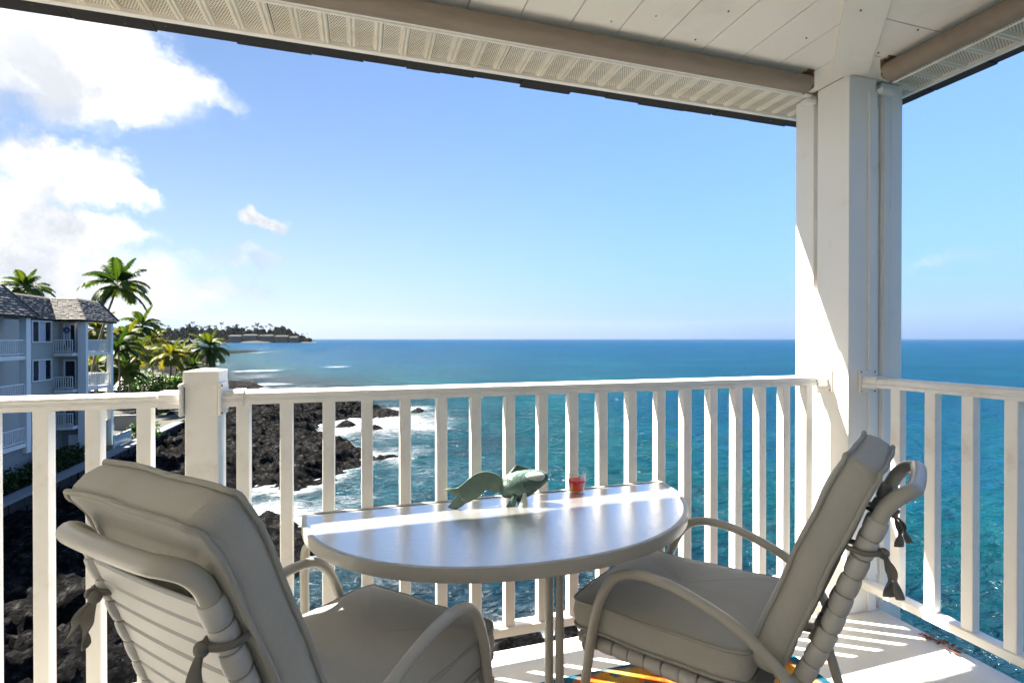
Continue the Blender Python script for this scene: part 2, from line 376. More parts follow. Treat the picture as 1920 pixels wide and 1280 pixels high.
def water_mat():
    m = bpy.data.materials.new('sea_water'); m.use_nodes = True
    nt = m.node_tree; nt.nodes.clear(); q = NB(nt)
    p = q.n('ShaderNodeBsdfPrincipled'); o = q.n('ShaderNodeOutputMaterial'); q.L.new(p.outputs[0], o.inputs[0])
    g = q.n('ShaderNodeNewGeometry').outputs['Position']
    dep = q.n('ShaderNodeAttribute', attribute_name='depth').outputs['Fac']
    fo = q.n('ShaderNodeAttribute', attribute_name='foam').outputs['Fac']
    big = q.noise(q.mapping(g, (0.02, 0.035, 1)), 1.0, 5, 0.6, 0.4)
    patch = q.noise(q.mapping(g, (0.11, 0.16, 1)), 1.0, 5, 0.65, 0.6)
    d2 = q.math('ADD', dep, q.math('MULTIPLY', q.math('SUBTRACT', patch, 0.5), 0.7))
    col = q.ramp(d2, [(0.0, (0.005, 0.011, 0.015)), (0.2, (0.0012, 0.017, 0.028)), (0.42, (0.0004, 0.032, 0.041)), (0.7, (0.0005, 0.030, 0.056)), (1.0, (0.0020, 0.028, 0.078))])
    col = q.mix(q.smooth(big, 0.42, 0.7), col, q.mix(0.5, col, (0.0015, 0.054, 0.074)))
    reef = q.smooth(q.noise(q.mapping(g, (0.16, 0.28, 1), loc=(3, 7, 0)), 1.0, 6, 0.7, 0.5), 0.53, 0.68)
    shallow = q.smooth(dep, 0.62, 0.05)
    col = q.mix(q.math('MULTIPLY', q.math('MULTIPLY', reef, shallow), 0.75), col, (0.004, 0.009, 0.013))
    # foam: lacy
    fw = q.vmath('ADD', g, q.vmath('SCALE', q.noise(q.mapping(g, (0.45, 0.45, 0.5)), 1.0, 4, 0.55, 0, True), sc=3.2))
    lace = q.noise(q.mapping(fw, (0.42, 1.1, 1), (0, 0, -0.3)), 1.0, 8, 0.74, 1.2)
    lace2 = q.noise(q.mapping(fw, (2.2, 3.0, 1)), 1.0, 5, 0.7, 0.5)
    lf = q.math('ADD', q.math('MULTIPLY', lace, 0.75), q.math('MULTIPLY', lace2, 0.25))
    ff = q.math('SUBTRACT', q.math('ADD', lf, fo), 1.0)
    foam = q.math('MULTIPLY', q.smooth(ff, -0.12, 0.42), q.smooth(fo, 0.0, 0.25), clamp=True)
    foam = q.math('MULTIPLY', foam, q.math('ADD', 0.55, q.math('MULTIPLY', q.smooth(lace2, 0.35, 0.6), 0.45)))
    fcol = q.mix(foam, col, (0.42, 0.45, 0.47))
    w1 = q.noise(q.mapping(g, (0.22, 0.42, 1), (0, 0, 0.5)), 1.0, 3, 0.5, 0.3)
    w2 = q.noise(q.mapping(g, (0.9, 1.7, 1), (0, 0, 0.35)), 1.0, 4, 0.6, 0.4)
    w3 = q.noise(q.mapping(g, (4.0, 6.5, 1), (0, 0, 0.2)), 1.0, 3, 0.6)
    hh = q.math('ADD', q.math('ADD', q.math('MULTIPLY', w1, 1.8), q.math('MULTIPLY', w2, 1.0)), q.math('MULTIPLY', w3, 0.16))
    hh = q.math('ADD', hh, q.math('MULTIPLY', foam, 0.12))
    bn = q.n('ShaderNodeBump'); bn.inputs['Strength'].default_value = 1.0; bn.inputs['Distance'].default_value = 0.8
    q.L.new(hh, bn.inputs['Height'])
    # the light that wells up out of the water, and a wave-roughened mirror of the sky
    df = q.n('ShaderNodeBsdfDiffuse'); q.L.new(fcol, df.inputs[0]); q.L.new(bn.outputs[0], df.inputs['Normal'])
    gs = q.n('ShaderNodeBsdfGlossy'); gs.inputs['Roughness'].default_value = 0.14; q.L.new(bn.outputs[0], gs.inputs['Normal'])
    fr = q.n('ShaderNodeFresnel'); fr.inputs[0].default_value = 1.33; q.L.new(bn.outputs[0], fr.inputs['Normal'])
    fac = q.math('MULTIPLY', q.math('MINIMUM', q.math('MULTIPLY', fr.outputs[0], 0.9), 0.17), q.math('SUBTRACT', 1.0, q.math('MULTIPLY', foam, 0.8)))
    mx = q.n('ShaderNodeMixShader'); q.L.new(fac, mx.inputs[0]); q.L.new(df.outputs[0], mx.inputs[1]); q.L.new(gs.outputs[0], mx.inputs[2]); q.L.new(mx.outputs[0], o.inputs[0])
    nt.nodes.remove(p)
    return m


MAT['water'] = water_mat()


def lava_mat():
    m = bpy.data.materials.new('lava_rock'); m.use_nodes = True
    nt = m.node_tree; nt.nodes.clear(); q = NB(nt)
    p = q.n('ShaderNodeBsdfPrincipled'); o = q.n('ShaderNodeOutputMaterial'); q.L.new(p.outputs[0], o.inputs[0])
    g = q.n('ShaderNodeNewGeometry').outputs['Position']
    n1 = q.noise(g, 0.35, 5, 0.65); n2 = q.noise(g, 2.2, 6, 0.7)
    c = q.ramp(n2, [(0.36, (0.0025, 0.0025, 0.0027)), (0.50, (0.009, 0.0088, 0.0087)), (0.60, (0.030, 0.029, 0.028)), (0.72, (0.12, 0.115, 0.105))])  # the pale upper stops paint sunlit highlights into the rock colour
    c = q.mix(q.math('MULTIPLY', q.smooth(n1, 0.60, 0.76), 0.4), c, (0.03, 0.019, 0.010))
    q.L.new(c, p.inputs['Base Color']); p.inputs['Roughness'].default_value = 0.8; p.inputs['Specular IOR Level'].default_value = 0.03
    bn = q.n('ShaderNodeBump'); bn.inputs['Strength'].default_value = 1.0; bn.inputs['Distance'].default_value = 0.45
    q.L.new(q.math('ADD', q.noise(q.mapping(g, (1, 1.5, 1.6)), 2.6, 8, 0.75, 0.8), q.math('MULTIPLY', q.noise(q.mapping(g, (0.6, 1.2, 1)), 1.0, 4, 0.6, 1.0), 1.5)), bn.inputs['Height']); q.L.new(bn.outputs[0], p.inputs['Normal'])
    return m


MAT['lava'] = lava_mat()
MAT['ground'] = M('garden_ground', (0.05, 0.046, 0.034), 0.95, var=0.3, vscale=0.3, dirt=(0.05, 0.08, 0.025), dscale=0.2, dlo=0.45, dhi=0.6)
MAT['sand'] = M('pale_sand', (0.42, 0.39, 0.34), 0.95, var=0.1, vscale=0.3)
MAT['far_land'] = M('far_land', (0.018, 0.022, 0.016), 0.95, var=0.4, vscale=0.01)
MAT['hill'] = M('hazed_hill_slope', (0.05, 0.075, 0.105), 1.0, var=0.15, vscale=0.001)  # blue of the distance haze is mixed into the slope colour

# ---------------------------------------------------------------- mesh helpers


class MB:
    def __init__(s): s.v = []; s.f = []
    def add(s, vs, fs):
        k = len(s.v); s.v += [tuple(x) for x in vs]; s.f += [tuple(i + k for i in f) for f in fs]; return s
    def box(s, x0, x1, y0, y1, z0, z1):
        vs = [(x, y, z) for z in (z0, z1) for y in (y0, y1) for x in (x0, x1)]
        return s.add(vs, [(0, 2, 3, 1), (4, 5, 7, 6), (0, 1, 5, 4), (2, 6, 7, 3), (0, 4, 6, 2), (1, 3, 7, 5)])
    def tube(s, pts, r, n=12, caps=True, closed=False):
        pts = [Vector(p) for p in pts]; m = len(pts)
        rr = r if isinstance(r, (list, tuple)) else [r] * m
        T = []
        for i in range(m):
            a = pts[(i - 1) % m] if (closed or i > 0) else pts[i]; c = pts[(i + 1) % m] if (closed or i < m - 1) else pts[i]
            T.append((c - a).normalized())
        ref = Vector((0, 0, 1)) if abs(T[0].z) < 0.9 else Vector((1, 0, 0))
        N = (ref - T[0] * ref.dot(T[0])).normalized()
        vs = []
        for i in range(m):
            N = (N - T[i] * N.dot(T[i])).normalized(); B = T[i].cross(N)
            for j in range(n):
                a = 2 * PI * j / n; vs.append(pts[i] + (N * math.cos(a) + B * math.sin(a)) * rr[i])
        fs = []
        for i in range(m if closed else m - 1):
            i2 = (i + 1) % m
            for j in range(n):
                j2 = (j + 1) % n; fs.append((i * n + j, i * n + j2, i2 * n + j2, i2 * n + j))
        if caps and not closed:
            fs.append(tuple(range(n - 1, -1, -1))); fs.append(tuple((m - 1) * n + j for j in range(n)))
        return s.add(vs, fs)
    def prism(s, poly, z0, z1):
        n = len(poly)
        vs = [(x, y, z0) for x, y in poly] + [(x, y, z1) for x, y in poly]
        fs = [tuple(range(n - 1, -1, -1)), tuple(range(n, 2 * n))] + [(i, (i + 1) % n, n + (i + 1) % n, n + i) for i in range(n)]
        return s.add(vs, fs)
    def sweep(s, prof, a, b_, side):
        """extrude a closed profile [(across, up)] from a to b; side = across direction"""
        a = Vector(a); b_ = Vector(b_); side = Vector(side); n = len(prof)
        vs = [a + side * u + Vector((0, 0, w)) for u, w in prof] + [b_ + side * u + Vector((0, 0, w)) for u, w in prof]
        return s.add(vs, [tuple(range(n)), tuple(range(2 * n - 1, n - 1, -1))] + [(i, n + i, n + (i + 1) % n, (i + 1) % n) for i in range(n)])
    def lathe(s, prof, n=32, cx=0, cy=0):
        m = len(prof); vs = []
        for r, z in prof:
            for j in range(n): vs.append((cx + r * math.cos(2 * PI * j / n), cy + r * math.sin(2 * PI * j / n), z))
        fs = [(i * n + j, i * n + (j + 1) % n, (i + 1) * n + (j + 1) % n, (i + 1) * n + j) for i in range(m - 1) for j in range(n)]
        return s.add(vs, fs)
    def sphere(s, c, r, n=8, m=6, sc=(1, 1, 1)):
        vs = []
        for i in range(m + 1):
            t = PI * i / m
            for j in range(n):
                a = 2 * PI * j / n; vs.append((c[0] + sc[0] * r * math.sin(t) * math.cos(a), c[1] + sc[1] * r * math.sin(t) * math.sin(a), c[2] + sc[2] * r * math.cos(t)))
        return s.add(vs, [(i * n + j, (i + 1) * n + j, (i + 1) * n + (j + 1) % n, i * n + (j + 1) % n) for i in range(m) for j in range(n)])
    def mesh(s, name, mat=None, smooth=False, bevel=0.0, angle=35):
        me = bpy.data.meshes.new(name); me.from_pydata(s.v, [], s.f); me.update()
        bm = bmesh.new(); bm.from_mesh(me)
        bmesh.ops.remove_doubles(bm, verts=bm.verts, dist=1e-5)
        bmesh.ops.recalc_face_normals(bm, faces=bm.faces)
        if bevel:
            es = [e for e in bm.edges if len(e.link_faces) == 2 and e.calc_face_angle(0) > math.radians(40)]
            bmesh.ops.bevel(bm, geom=es, offset=bevel, segments=2, affect='EDGES', profile=0.5)
        if smooth:
            for f in bm.faces: f.smooth = True
            for e in bm.edges:
                if len(e.link_faces) == 2 and e.calc_face_angle(0) > math.radians(angle): e.smooth = False
        bm.to_mesh(me); bm.free()
        if mat: me.materials.append(mat)
        return me


def link(name, me, parent=None, loc=None):
    o = bpy.data.objects.new(name, me); C.objects.link(o)
    if parent is not None: o.parent = parent
    if loc is not None: o.location = loc
    return o


def part(name, mb, mat, parent=None, smooth=False, bevel=0.0, loc=None, angle=35):
    me = mb if isinstance(mb, bpy.types.Mesh) else mb.mesh(name, mat, smooth, bevel, angle)
    return link(name, me, parent, loc)


def tag(o, label, cat, group=None):
    o['label'] = label; o['category'] = cat
    if group: o['group'] = group
    return o


def thing(name, label, cat, loc=(0, 0, 0), rz=0.0, group=None):
    o = bpy.data.objects.new(name, None); C.objects.link(o)
    o.location = loc; o.rotation_euler = (0, 0, rz); o.empty_display_size = 0.1
    return tag(o, label, cat, group)


def struct(o): o['kind'] = 'structure'; return o
def stuff(o): o['kind'] = 'stuff'; return o


def spline(pts, n=6):
    """Catmull-Rom through points"""
    P = [Vector(p) for p in pts]; P = [2 * P[0] - P[1]] + P + [2 * P[-1] - P[-2]]
    out = []
    for i in range(1, len(P) - 2):
        for k in range(n):
            t = k / n; a, b_, c, d = P[i - 1], P[i], P[i + 1], P[i + 2]
            out.append(0.5 * ((2 * b_) + (c - a) * t + (2 * a - 5 * b_ + 4 * c - d) * t * t + (3 * b_ - a - 3 * c + d) * t ** 3))
    out.append(P[-2]); return out


# vector noise for terrain
def vnoise(x, y, seed):
    xi = np.floor(x).astype(np.int64); yi = np.floor(y).astype(np.int64); fx = x - xi; fy = y - yi
    u = fx * fx * (3 - 2 * fx); v = fy * fy * (3 - 2 * fy)
    def h(a, c):
        n = (a * 374761393 + c * 668265263 + seed * 1442695041) & 0x7fffffff
        n = ((n ^ (n >> 13)) * 1274126177) & 0x7fffffff
        return ((n ^ (n >> 16)) & 0xffff) / 65535.0
    return (h(xi, yi) * (1 - u) + h(xi + 1, yi) * u) * (1 - v) + (h(xi, yi + 1) * (1 - u) + h(xi + 1, yi + 1) * u) * v


def fbm(x, y, seed, o=4, ridged=False):
    s = 0; a = 0.5; t = 0
    for i in range(o):
        n = vnoise(x, y, seed + i * 17)
        if ridged: n = 1 - np.abs(2 * n - 1)
        s = s + n * a; t += a; a *= 0.5; x = x * 2.03 + 5.1; y = y * 2.03 + 1.7
    return s / t


def grid_mesh(name, xs, ys, Z, mat, keep=None, smooth=True):
    nx, ny = len(xs), len(ys)
    X, Y = np.meshgrid(xs, ys)
    V = np.stack([X.ravel(), Y.ravel(), Z.ravel()], 1)
    idx = np.arange(nx * ny).reshape(ny, nx)
    F = np.stack([idx[:-1, :-1].ravel(), idx[:-1, 1:].ravel(), idx[1:, 1:].ravel(), idx[1:, :-1].ravel()], 1)
    if keep is not None:
        kf = keep.ravel()[F].any(1); F = F[kf]
        used = np.unique(F); rm = np.full(nx * ny, -1); rm[used] = np.arange(len(used)); V = V[used]; F = rm[F]
    me = bpy.data.meshes.new(name)
    me.vertices.add(len(V)); me.vertices.foreach_set('co', V.astype(np.float32).ravel())
    me.loops.add(F.size); me.loops.foreach_set('vertex_index', F.astype(np.int32).ravel())
    me.polygons.add(len(F)); me.polygons.foreach_set('loop_start', (np.arange(len(F)) * 4).astype(np.int32))
    me.polygons.foreach_set('loop_total', np.full(len(F), 4, np.int32))
    me.polygons.foreach_set('use_smooth', np.full(len(F), smooth))
    me.update(calc_edges=True); me.validate()
    me.materials.append(mat)
    return me


# ---------------------------------------------------------------- sea and shore
SEA = -10.178
# coastline: land lies to the left (-X) of this line
COAST = np.array([(9, 4), (7, 12), (10, 16.0), (9, 17.6), (2, 18.6), (-3, 20.5), (-6, 24), (-9.5, 29), (-12, 34), (-12.5, 38), (-10, 41.5), (-5, 43), (-2.5, 45.2), (-0.6, 47.6), (0.9, 49.6),
                  (0.4, 52.5), (-1, 55.5), (-4.5, 60), (-7, 66), (-6.5, 71), (-3.5, 75), (1.5, 79), (4.8, 81.5), (3.5, 84), (-2, 86), (-8, 92), (-14, 97), (-21, 101),
                  (-28, 112), (-29, 124), (-22, 131), (-24, 135), (-34, 141), (-44, 165), (-58, 215), (-75, 300), (-112, 430), (-92, 470), (-84, 490), (-105, 505), (-130, 540),
                  (-190, 700), (-420, 1180)], float)


def coast_sd(x, y):
    """signed distance, positive on land"""
    best = np.full(x.shape, 1e9)
    for a, c in zip(COAST[:-1], COAST[1:]):
        d = c - a; t = np.clip(((x - a[0]) * d[0] + (y - a[1]) * d[1]) / (d @ d), 0, 1)
        best = np.minimum(best, np.hypot(x - a[0] - t * d[0], y - a[1] - t * d[1]))
    poly = np.vstack([COAST, [(-2500, 1180), (-2500, 4)]])
    ins = np.zeros(x.shape, bool)
    for a, c in zip(poly, np.roll(poly, -1, 0)):
        cond = (a[1] > y) != (c[1] > y)
        with np.errstate(divide='ignore', invalid='ignore'):
            xi = (c[0] - a[0]) * (y - a[1]) / (c[1] - a[1]) + a[0]
        ins ^= cond & (x < xi)
    return np.where(ins, best, -best)


def terrain_height(X, Y, fine=True):
    jx = (fbm(X * 0.22, Y * 0.22, 3, 4) - 0.5) * 6; jy = (fbm(X * 0.22 + 9, Y * 0.22, 5, 4) - 0.5) * 6
    sd = coast_sd(X + jx, Y + jy)
    base = np.where(sd > 0, 1.45 * (1 - np.exp(-sd / 3.5)), sd * 0.28)
    base = base + 1.2 * np.clip((sd - 12) / 20, 0, 1)
    R = 0
    if fine:
        rx = X * 0.82 + Y * 0.57; ry = -X * 0.57 + Y * 0.82     # flow lobes run across the point
        R = (fbm(rx * 0.16, ry * 0.42, 21, 3, True) - 0.55) * 1.7
        R = R + (fbm(rx * 0.5, ry * 1.1, 31, 4, True) - 0.55) * 1.25
        R = R + (fbm(X * 1.5, Y * 2.6, 41, 4, True) - 0.55) * 0.62
        amp = np.clip((sd + 2.5) / 4.0, 0.05, 1.0)
        R = R * amp
    return base + R, sd


xs = np.arange(-27, 14, 0.17); ys = np.arange(8, 106, 0.2)
X, Y = np.meshgrid(xs, ys)
Hh, sd = terrain_height(X, Y)
# the ledge right below the lanai lies just under clear water
shelf = np.exp(-(((X - 8) / 9) ** 2 + ((Y - 15) / 5.5) ** 2))
Hh = np.maximum(Hh, -0.55 + shelf * 0.6 + (fbm(X * 1.3, Y * 1.3, 77, 4, True) - 0.5) * 1.5 * shelf)
# scattered rocks off the point
for (cx_, cy_, r_, h_) in [(-5.2, 31.8, 1.6, 1.2), (-3.5, 29.5, 1.1, .9), (-4.4, 27.2, 1.3, .9), (-7.2, 33.5, 1.3, 1.0), (-1.2, 33.0, 1.0, .8), (0.6, 34.6, .8, .6), (3, 79, 3, .8), (8.5, 80.5, 1.2, .6), (-2, 70, 1.2, .7), (1.5, 66, 1.0, .6)]:
    Hh = np.maximum(Hh, -0.5 + h_ * np.exp(-((X - cx_) ** 2 + (Y - cy_) ** 2) / r_ ** 2) * 1.5 + (fbm(X * 1.5, Y * 1.8, 91, 3, True) - 0.5) * 0.7)
keep = Hh > -0.75
lv = link('lava_shore', grid_mesh('lava_shore', xs, ys, Hh + SEA, MAT['lava'], keep, smooth=True)); struct(lv)
# coarser lava bench further up the coast
xs = np.arange(-135, -12, 1.0); ys = np.arange(104, 560, 1.5)
X, Y = np.meshgrid(xs, ys)
Hf, sdf = terrain_height(X, Y)
Hf = Hf * 0.8
lv2 = link('far_lava_shore', grid_mesh('far_lava_shore', xs, ys, Hf + SEA, MAT['lava'], (Hf > -0.6) & (sdf < 22), smooth=True)); struct(lv2)
# inland ground (garden level near, rising slowly)
xs = np.concatenate([np.arange(-60, -19.9, 2.0), [-19.0]]); xs = np.concatenate([np.arange(-460, -60, 20), xs])
ys = np.concatenate([np.arange(18, 130, 3.0), np.arange(130, 1300, 20)])
X, Y = np.meshgrid(xs, ys)
sdg = coast_sd(X, Y)
G = np.where(Y < 66, -7.62, -7.62 - np.clip((Y - 66) / 30, 0, 1) * 0.6) - 1.9 * np.clip((12 - sdg) / 12, 0, 1) * (Y > 60) + np.clip((sdg - 60) / 200, 0, 2) * 4
gr = link('garden_ground', grid_mesh('garden_ground', xs, ys, G, MAT['ground'], sdg > np.where(Y > 250, 45, np.where(Y > 150, 16, 4)), smooth=True)); struct(gr)
# pale beach pocket beyond the palms
bxs = np.arange(-62, -29, 1.0); bys = np.arange(104, 152, 1.0)
X, Y = np.meshgrid(bxs, bys)
B = -8.05 - 1.5 * np.clip((14 - coast_sd(X, Y)) / 14, 0, 1.25) + (fbm(X * .2, Y * .2, 8, 3) - .5) * .3 + 0.22
mb_ = link('beach', grid_mesh('beach', bxs, bys, B, MAT['sand'], (((X + 46) / 15) ** 2 + ((Y - 127) / 22) ** 2) < 1)); struct(mb_)

# sea: one graded sheet out to the horizon
def graded(lo, hi, a, c, step, g=1.12):
    core = list(np.arange(a, c + 1e-6, step)); s = step
    while core[-1] < hi: s *= g; core.append(core[-1] + s)
    s = step
    while core[0] > lo: s *= g; core.insert(0, core[0] - s)
    return np.array(core)


xs = graded(-40000, 60000, -48, 40, 0.5); ys = graded(-3000, 70000, 6, 150, 0.6)
X, Y = np.meshgrid(xs, ys)
nearm = (np.abs(X) < 300) & (Y < 700) & (Y > -60)
sdw = np.full(X.shape, -400.0)
jx = (fbm(X * 0.22, Y * 0.22, 3, 4) - 0.5) * 6; jy = (fbm(X * 0.22 + 9, Y * 0.22, 5, 4) - 0.5) * 6
sdw[nearm] = coast_sd((X + jx)[nearm], (Y + jy)[nearm])
dist = np.maximum(-sdw, 0)
foam = 0.95 * np.exp(-dist / 3.8) * (0.45 + 0.8 * fbm(X * .1, Y * .1, 61, 2))
for (fx_, fy_, rx_, ry_, a_) in [(1.5, 73, 10, 9, 0.82), (8, 66, 5, 6, 0.55), (-3, 66, 4, 6, 0.7), (6, 84, 8, 5, 0.6), (-6, 34.5, 4.5, 5.5, 0.74), (-4, 29, 4, 4, 0.55), (-13, 100, 9, 4, 0.7),
                                 (-1, 38, 5, 4, 0.38), (-37, 199, 9, 4.0, 0.95), (-31, 203, 8, 2.5, 0.8), (-24, 140, 9, 4, 0.72), (-25, 128, 7, 6, 0.6), (2, 24.5, 5, 4, 0.35), (5, 52, 6, 5, 0.4), (13, 58, 6, 8, .25),
                                 (-10, 220, 9, 2.5, 0.62), (1, 235, 7, 2.5, 0.6), (3, 72, 15, 20, 0.52), (-5, 33, 8, 10, 0.5), (-16, 120, 14, 26, 0.42), (-30, 170, 16, 22, 0.36), (6, 42, 9, 10, 0.3), (-88, 480, 14, 10, 0.7), (-75, 520, 12, 8, 0.5)]:
    foam = np.maximum(foam, (a_ * 1.22 + .06) * np.exp(-((X - fx_) / rx_) ** 2 - ((Y - fy_) / ry_) ** 2))
foam[Y > 700] = 0
depth = np.clip(dist / 42, 0, 1) * 0.75 + np.clip(np.hypot(X, Y) / 1400, 0, 1) * 0.35
depth = np.clip(depth - 0.25 * np.exp(-((X - 2) / 70) ** 2 - ((Y - 150) / 60) ** 2), 0, 1)
swell = np.where(np.hypot(X, Y) < 260, (fbm(X * 0.13 + Y * 0.05, Y * 0.22, 51, 3) - 0.5) * 0.42 + (fbm(X * 0.5, Y * 0.7, 53, 3) - .5) * 0.22, 0)
me = grid_mesh('sea', xs, ys, SEA + swell, MAT['water'])
for nm, arr in (('foam', foam), ('depth', depth)):
    a_ = me.attributes.new(nm, 'FLOAT', 'POINT'); a_.data.foreach_set('value', arr.astype(np.float32).ravel())
struct(link('sea', me))

# ---------------------------------------------------------------- lanai shell
SLAB_Y, SLAB_X = 2.047, 2.435
CEIL = 2.587
fl = MB().box(-5.5, SLAB_X, -1.6, SLAB_Y, -0.22, 0.0)
struct(part('floor', fl, MAT['floor'], bevel=0.006))
struct(part('house_wall', MB().box(-5.5, 3.0, -1.75, -1.61, -0.2, 3.2), MAT['wall']))

# ceiling: planks on both sides of a 45 degree hip
HIP = 0.398
ceil = struct(part('ceiling', MB().box(-5.5, 2.50, -1.6, 2.12, CEIL + 0.022, CEIL + 0.075), MAT['dark']))
PW = 0.2075; gap = 0.0022
x = 1.633 + 3 * PW
while x > -5.2:
    xa, xb = x - PW + gap, x - gap
    lo = lambda t: max(-1.6, t - HIP)
    if xa - HIP < 2.06:
        xb2 = min(xb, 2.229)
        part('plank', MB().prism([(xa, lo(xa)), (xb2, lo(xb2)), (xb2, 2.03), (xa, 2.03)], CEIL, CEIL + 0.02), MAT['ceiling'], ceil)
    x -= PW
y = 1.477 + 2 * PW
while y > -1.5:
    ya, yb = y - PW + gap, y - gap
    part('plank', MB().prism([(ya + HIP, ya), (2.42, ya), (2.42, yb), (yb + HIP, yb)], CEIL + 0.0005, CEIL + 0.0205), MAT['ceiling'], ceil)
    y -= PW
hw = 0.064
part('hip_batten', MB().prism([(2.235 - hw, 1.837 + hw - .02), (2.235 + hw - .02, 1.837 - hw), (2.235 + hw - 3.3, 1.837 - hw - 3.3 + .02), (2.235 - hw - 3.3, 1.837 + hw - 3.3)], CEIL - 0.014, CEIL - 0.0005), MAT['ceiling'], ceil, bevel=0.002)
nl = MB()
for (px, py) in [(1366, 21), (1304, 74), (1512, 71), (1614, 12), (1721, 56), (1647, 99), (1230, 30), (1146, 40)]:
    p = at(px, py, 1); d = (p - Vector((0, 0, CAMZ))); t = (CEIL - CAMZ) / d.z; q_ = Vector((0, 0, CAMZ)) + d * t
    nl.sphere((q_.x, q_.y, CEIL - (0.016 if 1600 < px < 1640 else 0.001)), 0.0042, 6, 4)
part('nail_head', nl, MAT['rust'], ceil)

# eave: perforated soffit, white trim, dark roof edge
EZ = 2.600
SO0, SO1 = 2.075, 2.290
eave = thing('eave', 'perforated white soffit and dark roof edge above the front railing', 'eave', (0, SO1, EZ))
pm = MB()
prof = [(0.0, 0.0), (0.070, 0.0), (0.076, -0.011), (0.084, -0.011), (0.0885, -0.003), (0.093, -0.011), (0.101, -0.011), (0.107, 0.0)]
n_ = len(prof)
pm.add([(u, v, w) for v in (SO0 - SO1, 0) for u, w in prof], [(i, i + 1, n_ + i + 1, n_ + i) for i in range(n_ - 1)])
panel_me = pm.mesh('soffit_panel', MAT['soffit'])
for k in range(54):
    xx = -3.39 + 0.108 * k + 0.021
    if xx < 2.3: link('soffit_panel', panel_me, eave, (xx + random.uniform(-.001, .001), 0, random.uniform(-.0015, .0015))).rotation_euler = (random.uniform(-.004, .004), random.uniform(-.012, .012), random.uniform(-.004, .004))
part('trim_strip', MB().box(-4.5, 2.70, -0.004, 0.022, -0.018, 0.0).box(-4.5, 2.30, SO0 - SO1 - 0.03, SO0 - SO1 + 0.006, -0.012, 0.004), MAT['ceiling'], eave)
part('roof_deck', MB().box(-5.5, 2.9, SO0 - SO1 - 0.1, 0.03, 0.03, 0.09), MAT['dark_roof'], eave)
def shingles(x0, x1, parent, along):
    x = x0
    k = 0
    while x < x1:
        w = random.uniform(0.16, 0.30); o = random.uniform(-0.006, 0.008); dz = random.uniform(-0.006, 0.004)
        if along == 'x': m = MB().box(x, min(x + w, x1) - 0.002, 0.0225, 0.096 + o, -0.014 + dz, 0.026)
        else: m = MB().box(0.0225, 0.096 + o, x, min(x + w, x1) - 0.002, -0.014 + dz, 0.026)
        part('shingle', m, MAT['dark_roof'], parent); x += w
part('drip_edge', MB().box(-4.3, 2.78, 0.0222, 0.088, -0.010, 0.0265), MAT['dark_roof'], eave)
shingles(-4.3, 2.78, eave, 'x')
eave2 = thing('eave', 'perforated white soffit and dark roof edge above the right-hand railing', 'eave', (2.70, 0, EZ))
for k in range(30):
    o = link('soffit_panel', panel_me, eave2, (0, 2.16 - 0.108 * k, 0)); o.rotation_euler = (0, 0, -PI / 2)
    o.scale = (1, 1.25, 1)
part('trim_strip', MB().box(-0.004, 0.022, -1.4, 2.29, -0.018, 0.0).box(-0.31, -0.266, -1.4, 2.2, -0.012, 0.004), MAT['ceiling'], eave2)
part('roof_deck', MB().box(-0.36, 0.03, -1.5, 2.30, 0.03, 0.09), MAT['dark_roof'], eave2)
part('corner_plate', MB().box(-0.39, 0.0, 2.078, 2.288, 0.003, 0.012), MAT['ceiling'], eave2)
part('drip_edge', MB().box(0.0222, 0.088, -1.4, 2.36, -0.010, 0.0265), MAT['dark_roof'], eave2)
shingles(-1.4, 2.36, eave2, 'y')
roofblock = struct(part('roof', MB().box(-5.6, 2.76, -3.0, 2.34, EZ + 0.095, EZ + 0.25), MAT['dark_roof']))

# corner pillar
pil = thing('corner_pillar', 'white corner pillar where the two railings meet', 'pillar', (2.3, 1.9, 0))
def rel(m, o):
    m.v = [(a - o[0], c - o[1], d - o[2]) for a, c, d in m.v]; return m
po = (2.3, 1.9, 0)
part('post', rel(MB().box(2.230, 2.405, 1.832, 2.006, 0.0, CEIL - 0.001), po), MAT['white'], pil, bevel=0.003)
part('front_jamb', rel(MB().box(2.237, 2.39, 2.034, 2.145, -0.15, EZ - 0.02), po), MAT['white'], pil, bevel=0.003)
part('front_channel', rel(MB().box(2.262, 2.38, 2.0065, 2.0335, 0.0, CEIL - 0.05), po), MAT['white'], pil, bevel=0.002)
part('side_jamb', rel(MB().box(2.448, 2.585, 1.838, 1.99, -0.15, EZ - 0.02), po), MAT['white'], pil, bevel=0.003)
part('side_channel', rel(MB().box(2.4055, 2.4475, 1.862, 1.98, 0.0, CEIL - 0.05), po), MAT['white'], pil, bevel=0.002)
part('cover_strip', rel(MB().box(2.350, 2.402, 1.8235, 1.8318, 0.0, 2.52), po), MAT['white'], pil, bevel=0.002)
part('shade_track', rel(MB().box(2.412, 2.440, 1.846, 1.8615, 0.16, 2.46).box(2.452, 2.462, 1.828, 1.8375, 0.02, 2.53), po), MAT['white'], pil, bevel=0.001)
part('head_trim', rel(MB().box(2.165, 2.229, 2.01, 2.05, CEIL - 0.062, CEIL - 0.042).box(2.405, 2.50, 1.805, 1.8365, CEIL - 0.075, CEIL - 0.05), po), MAT['white'], pil, bevel=0.003)

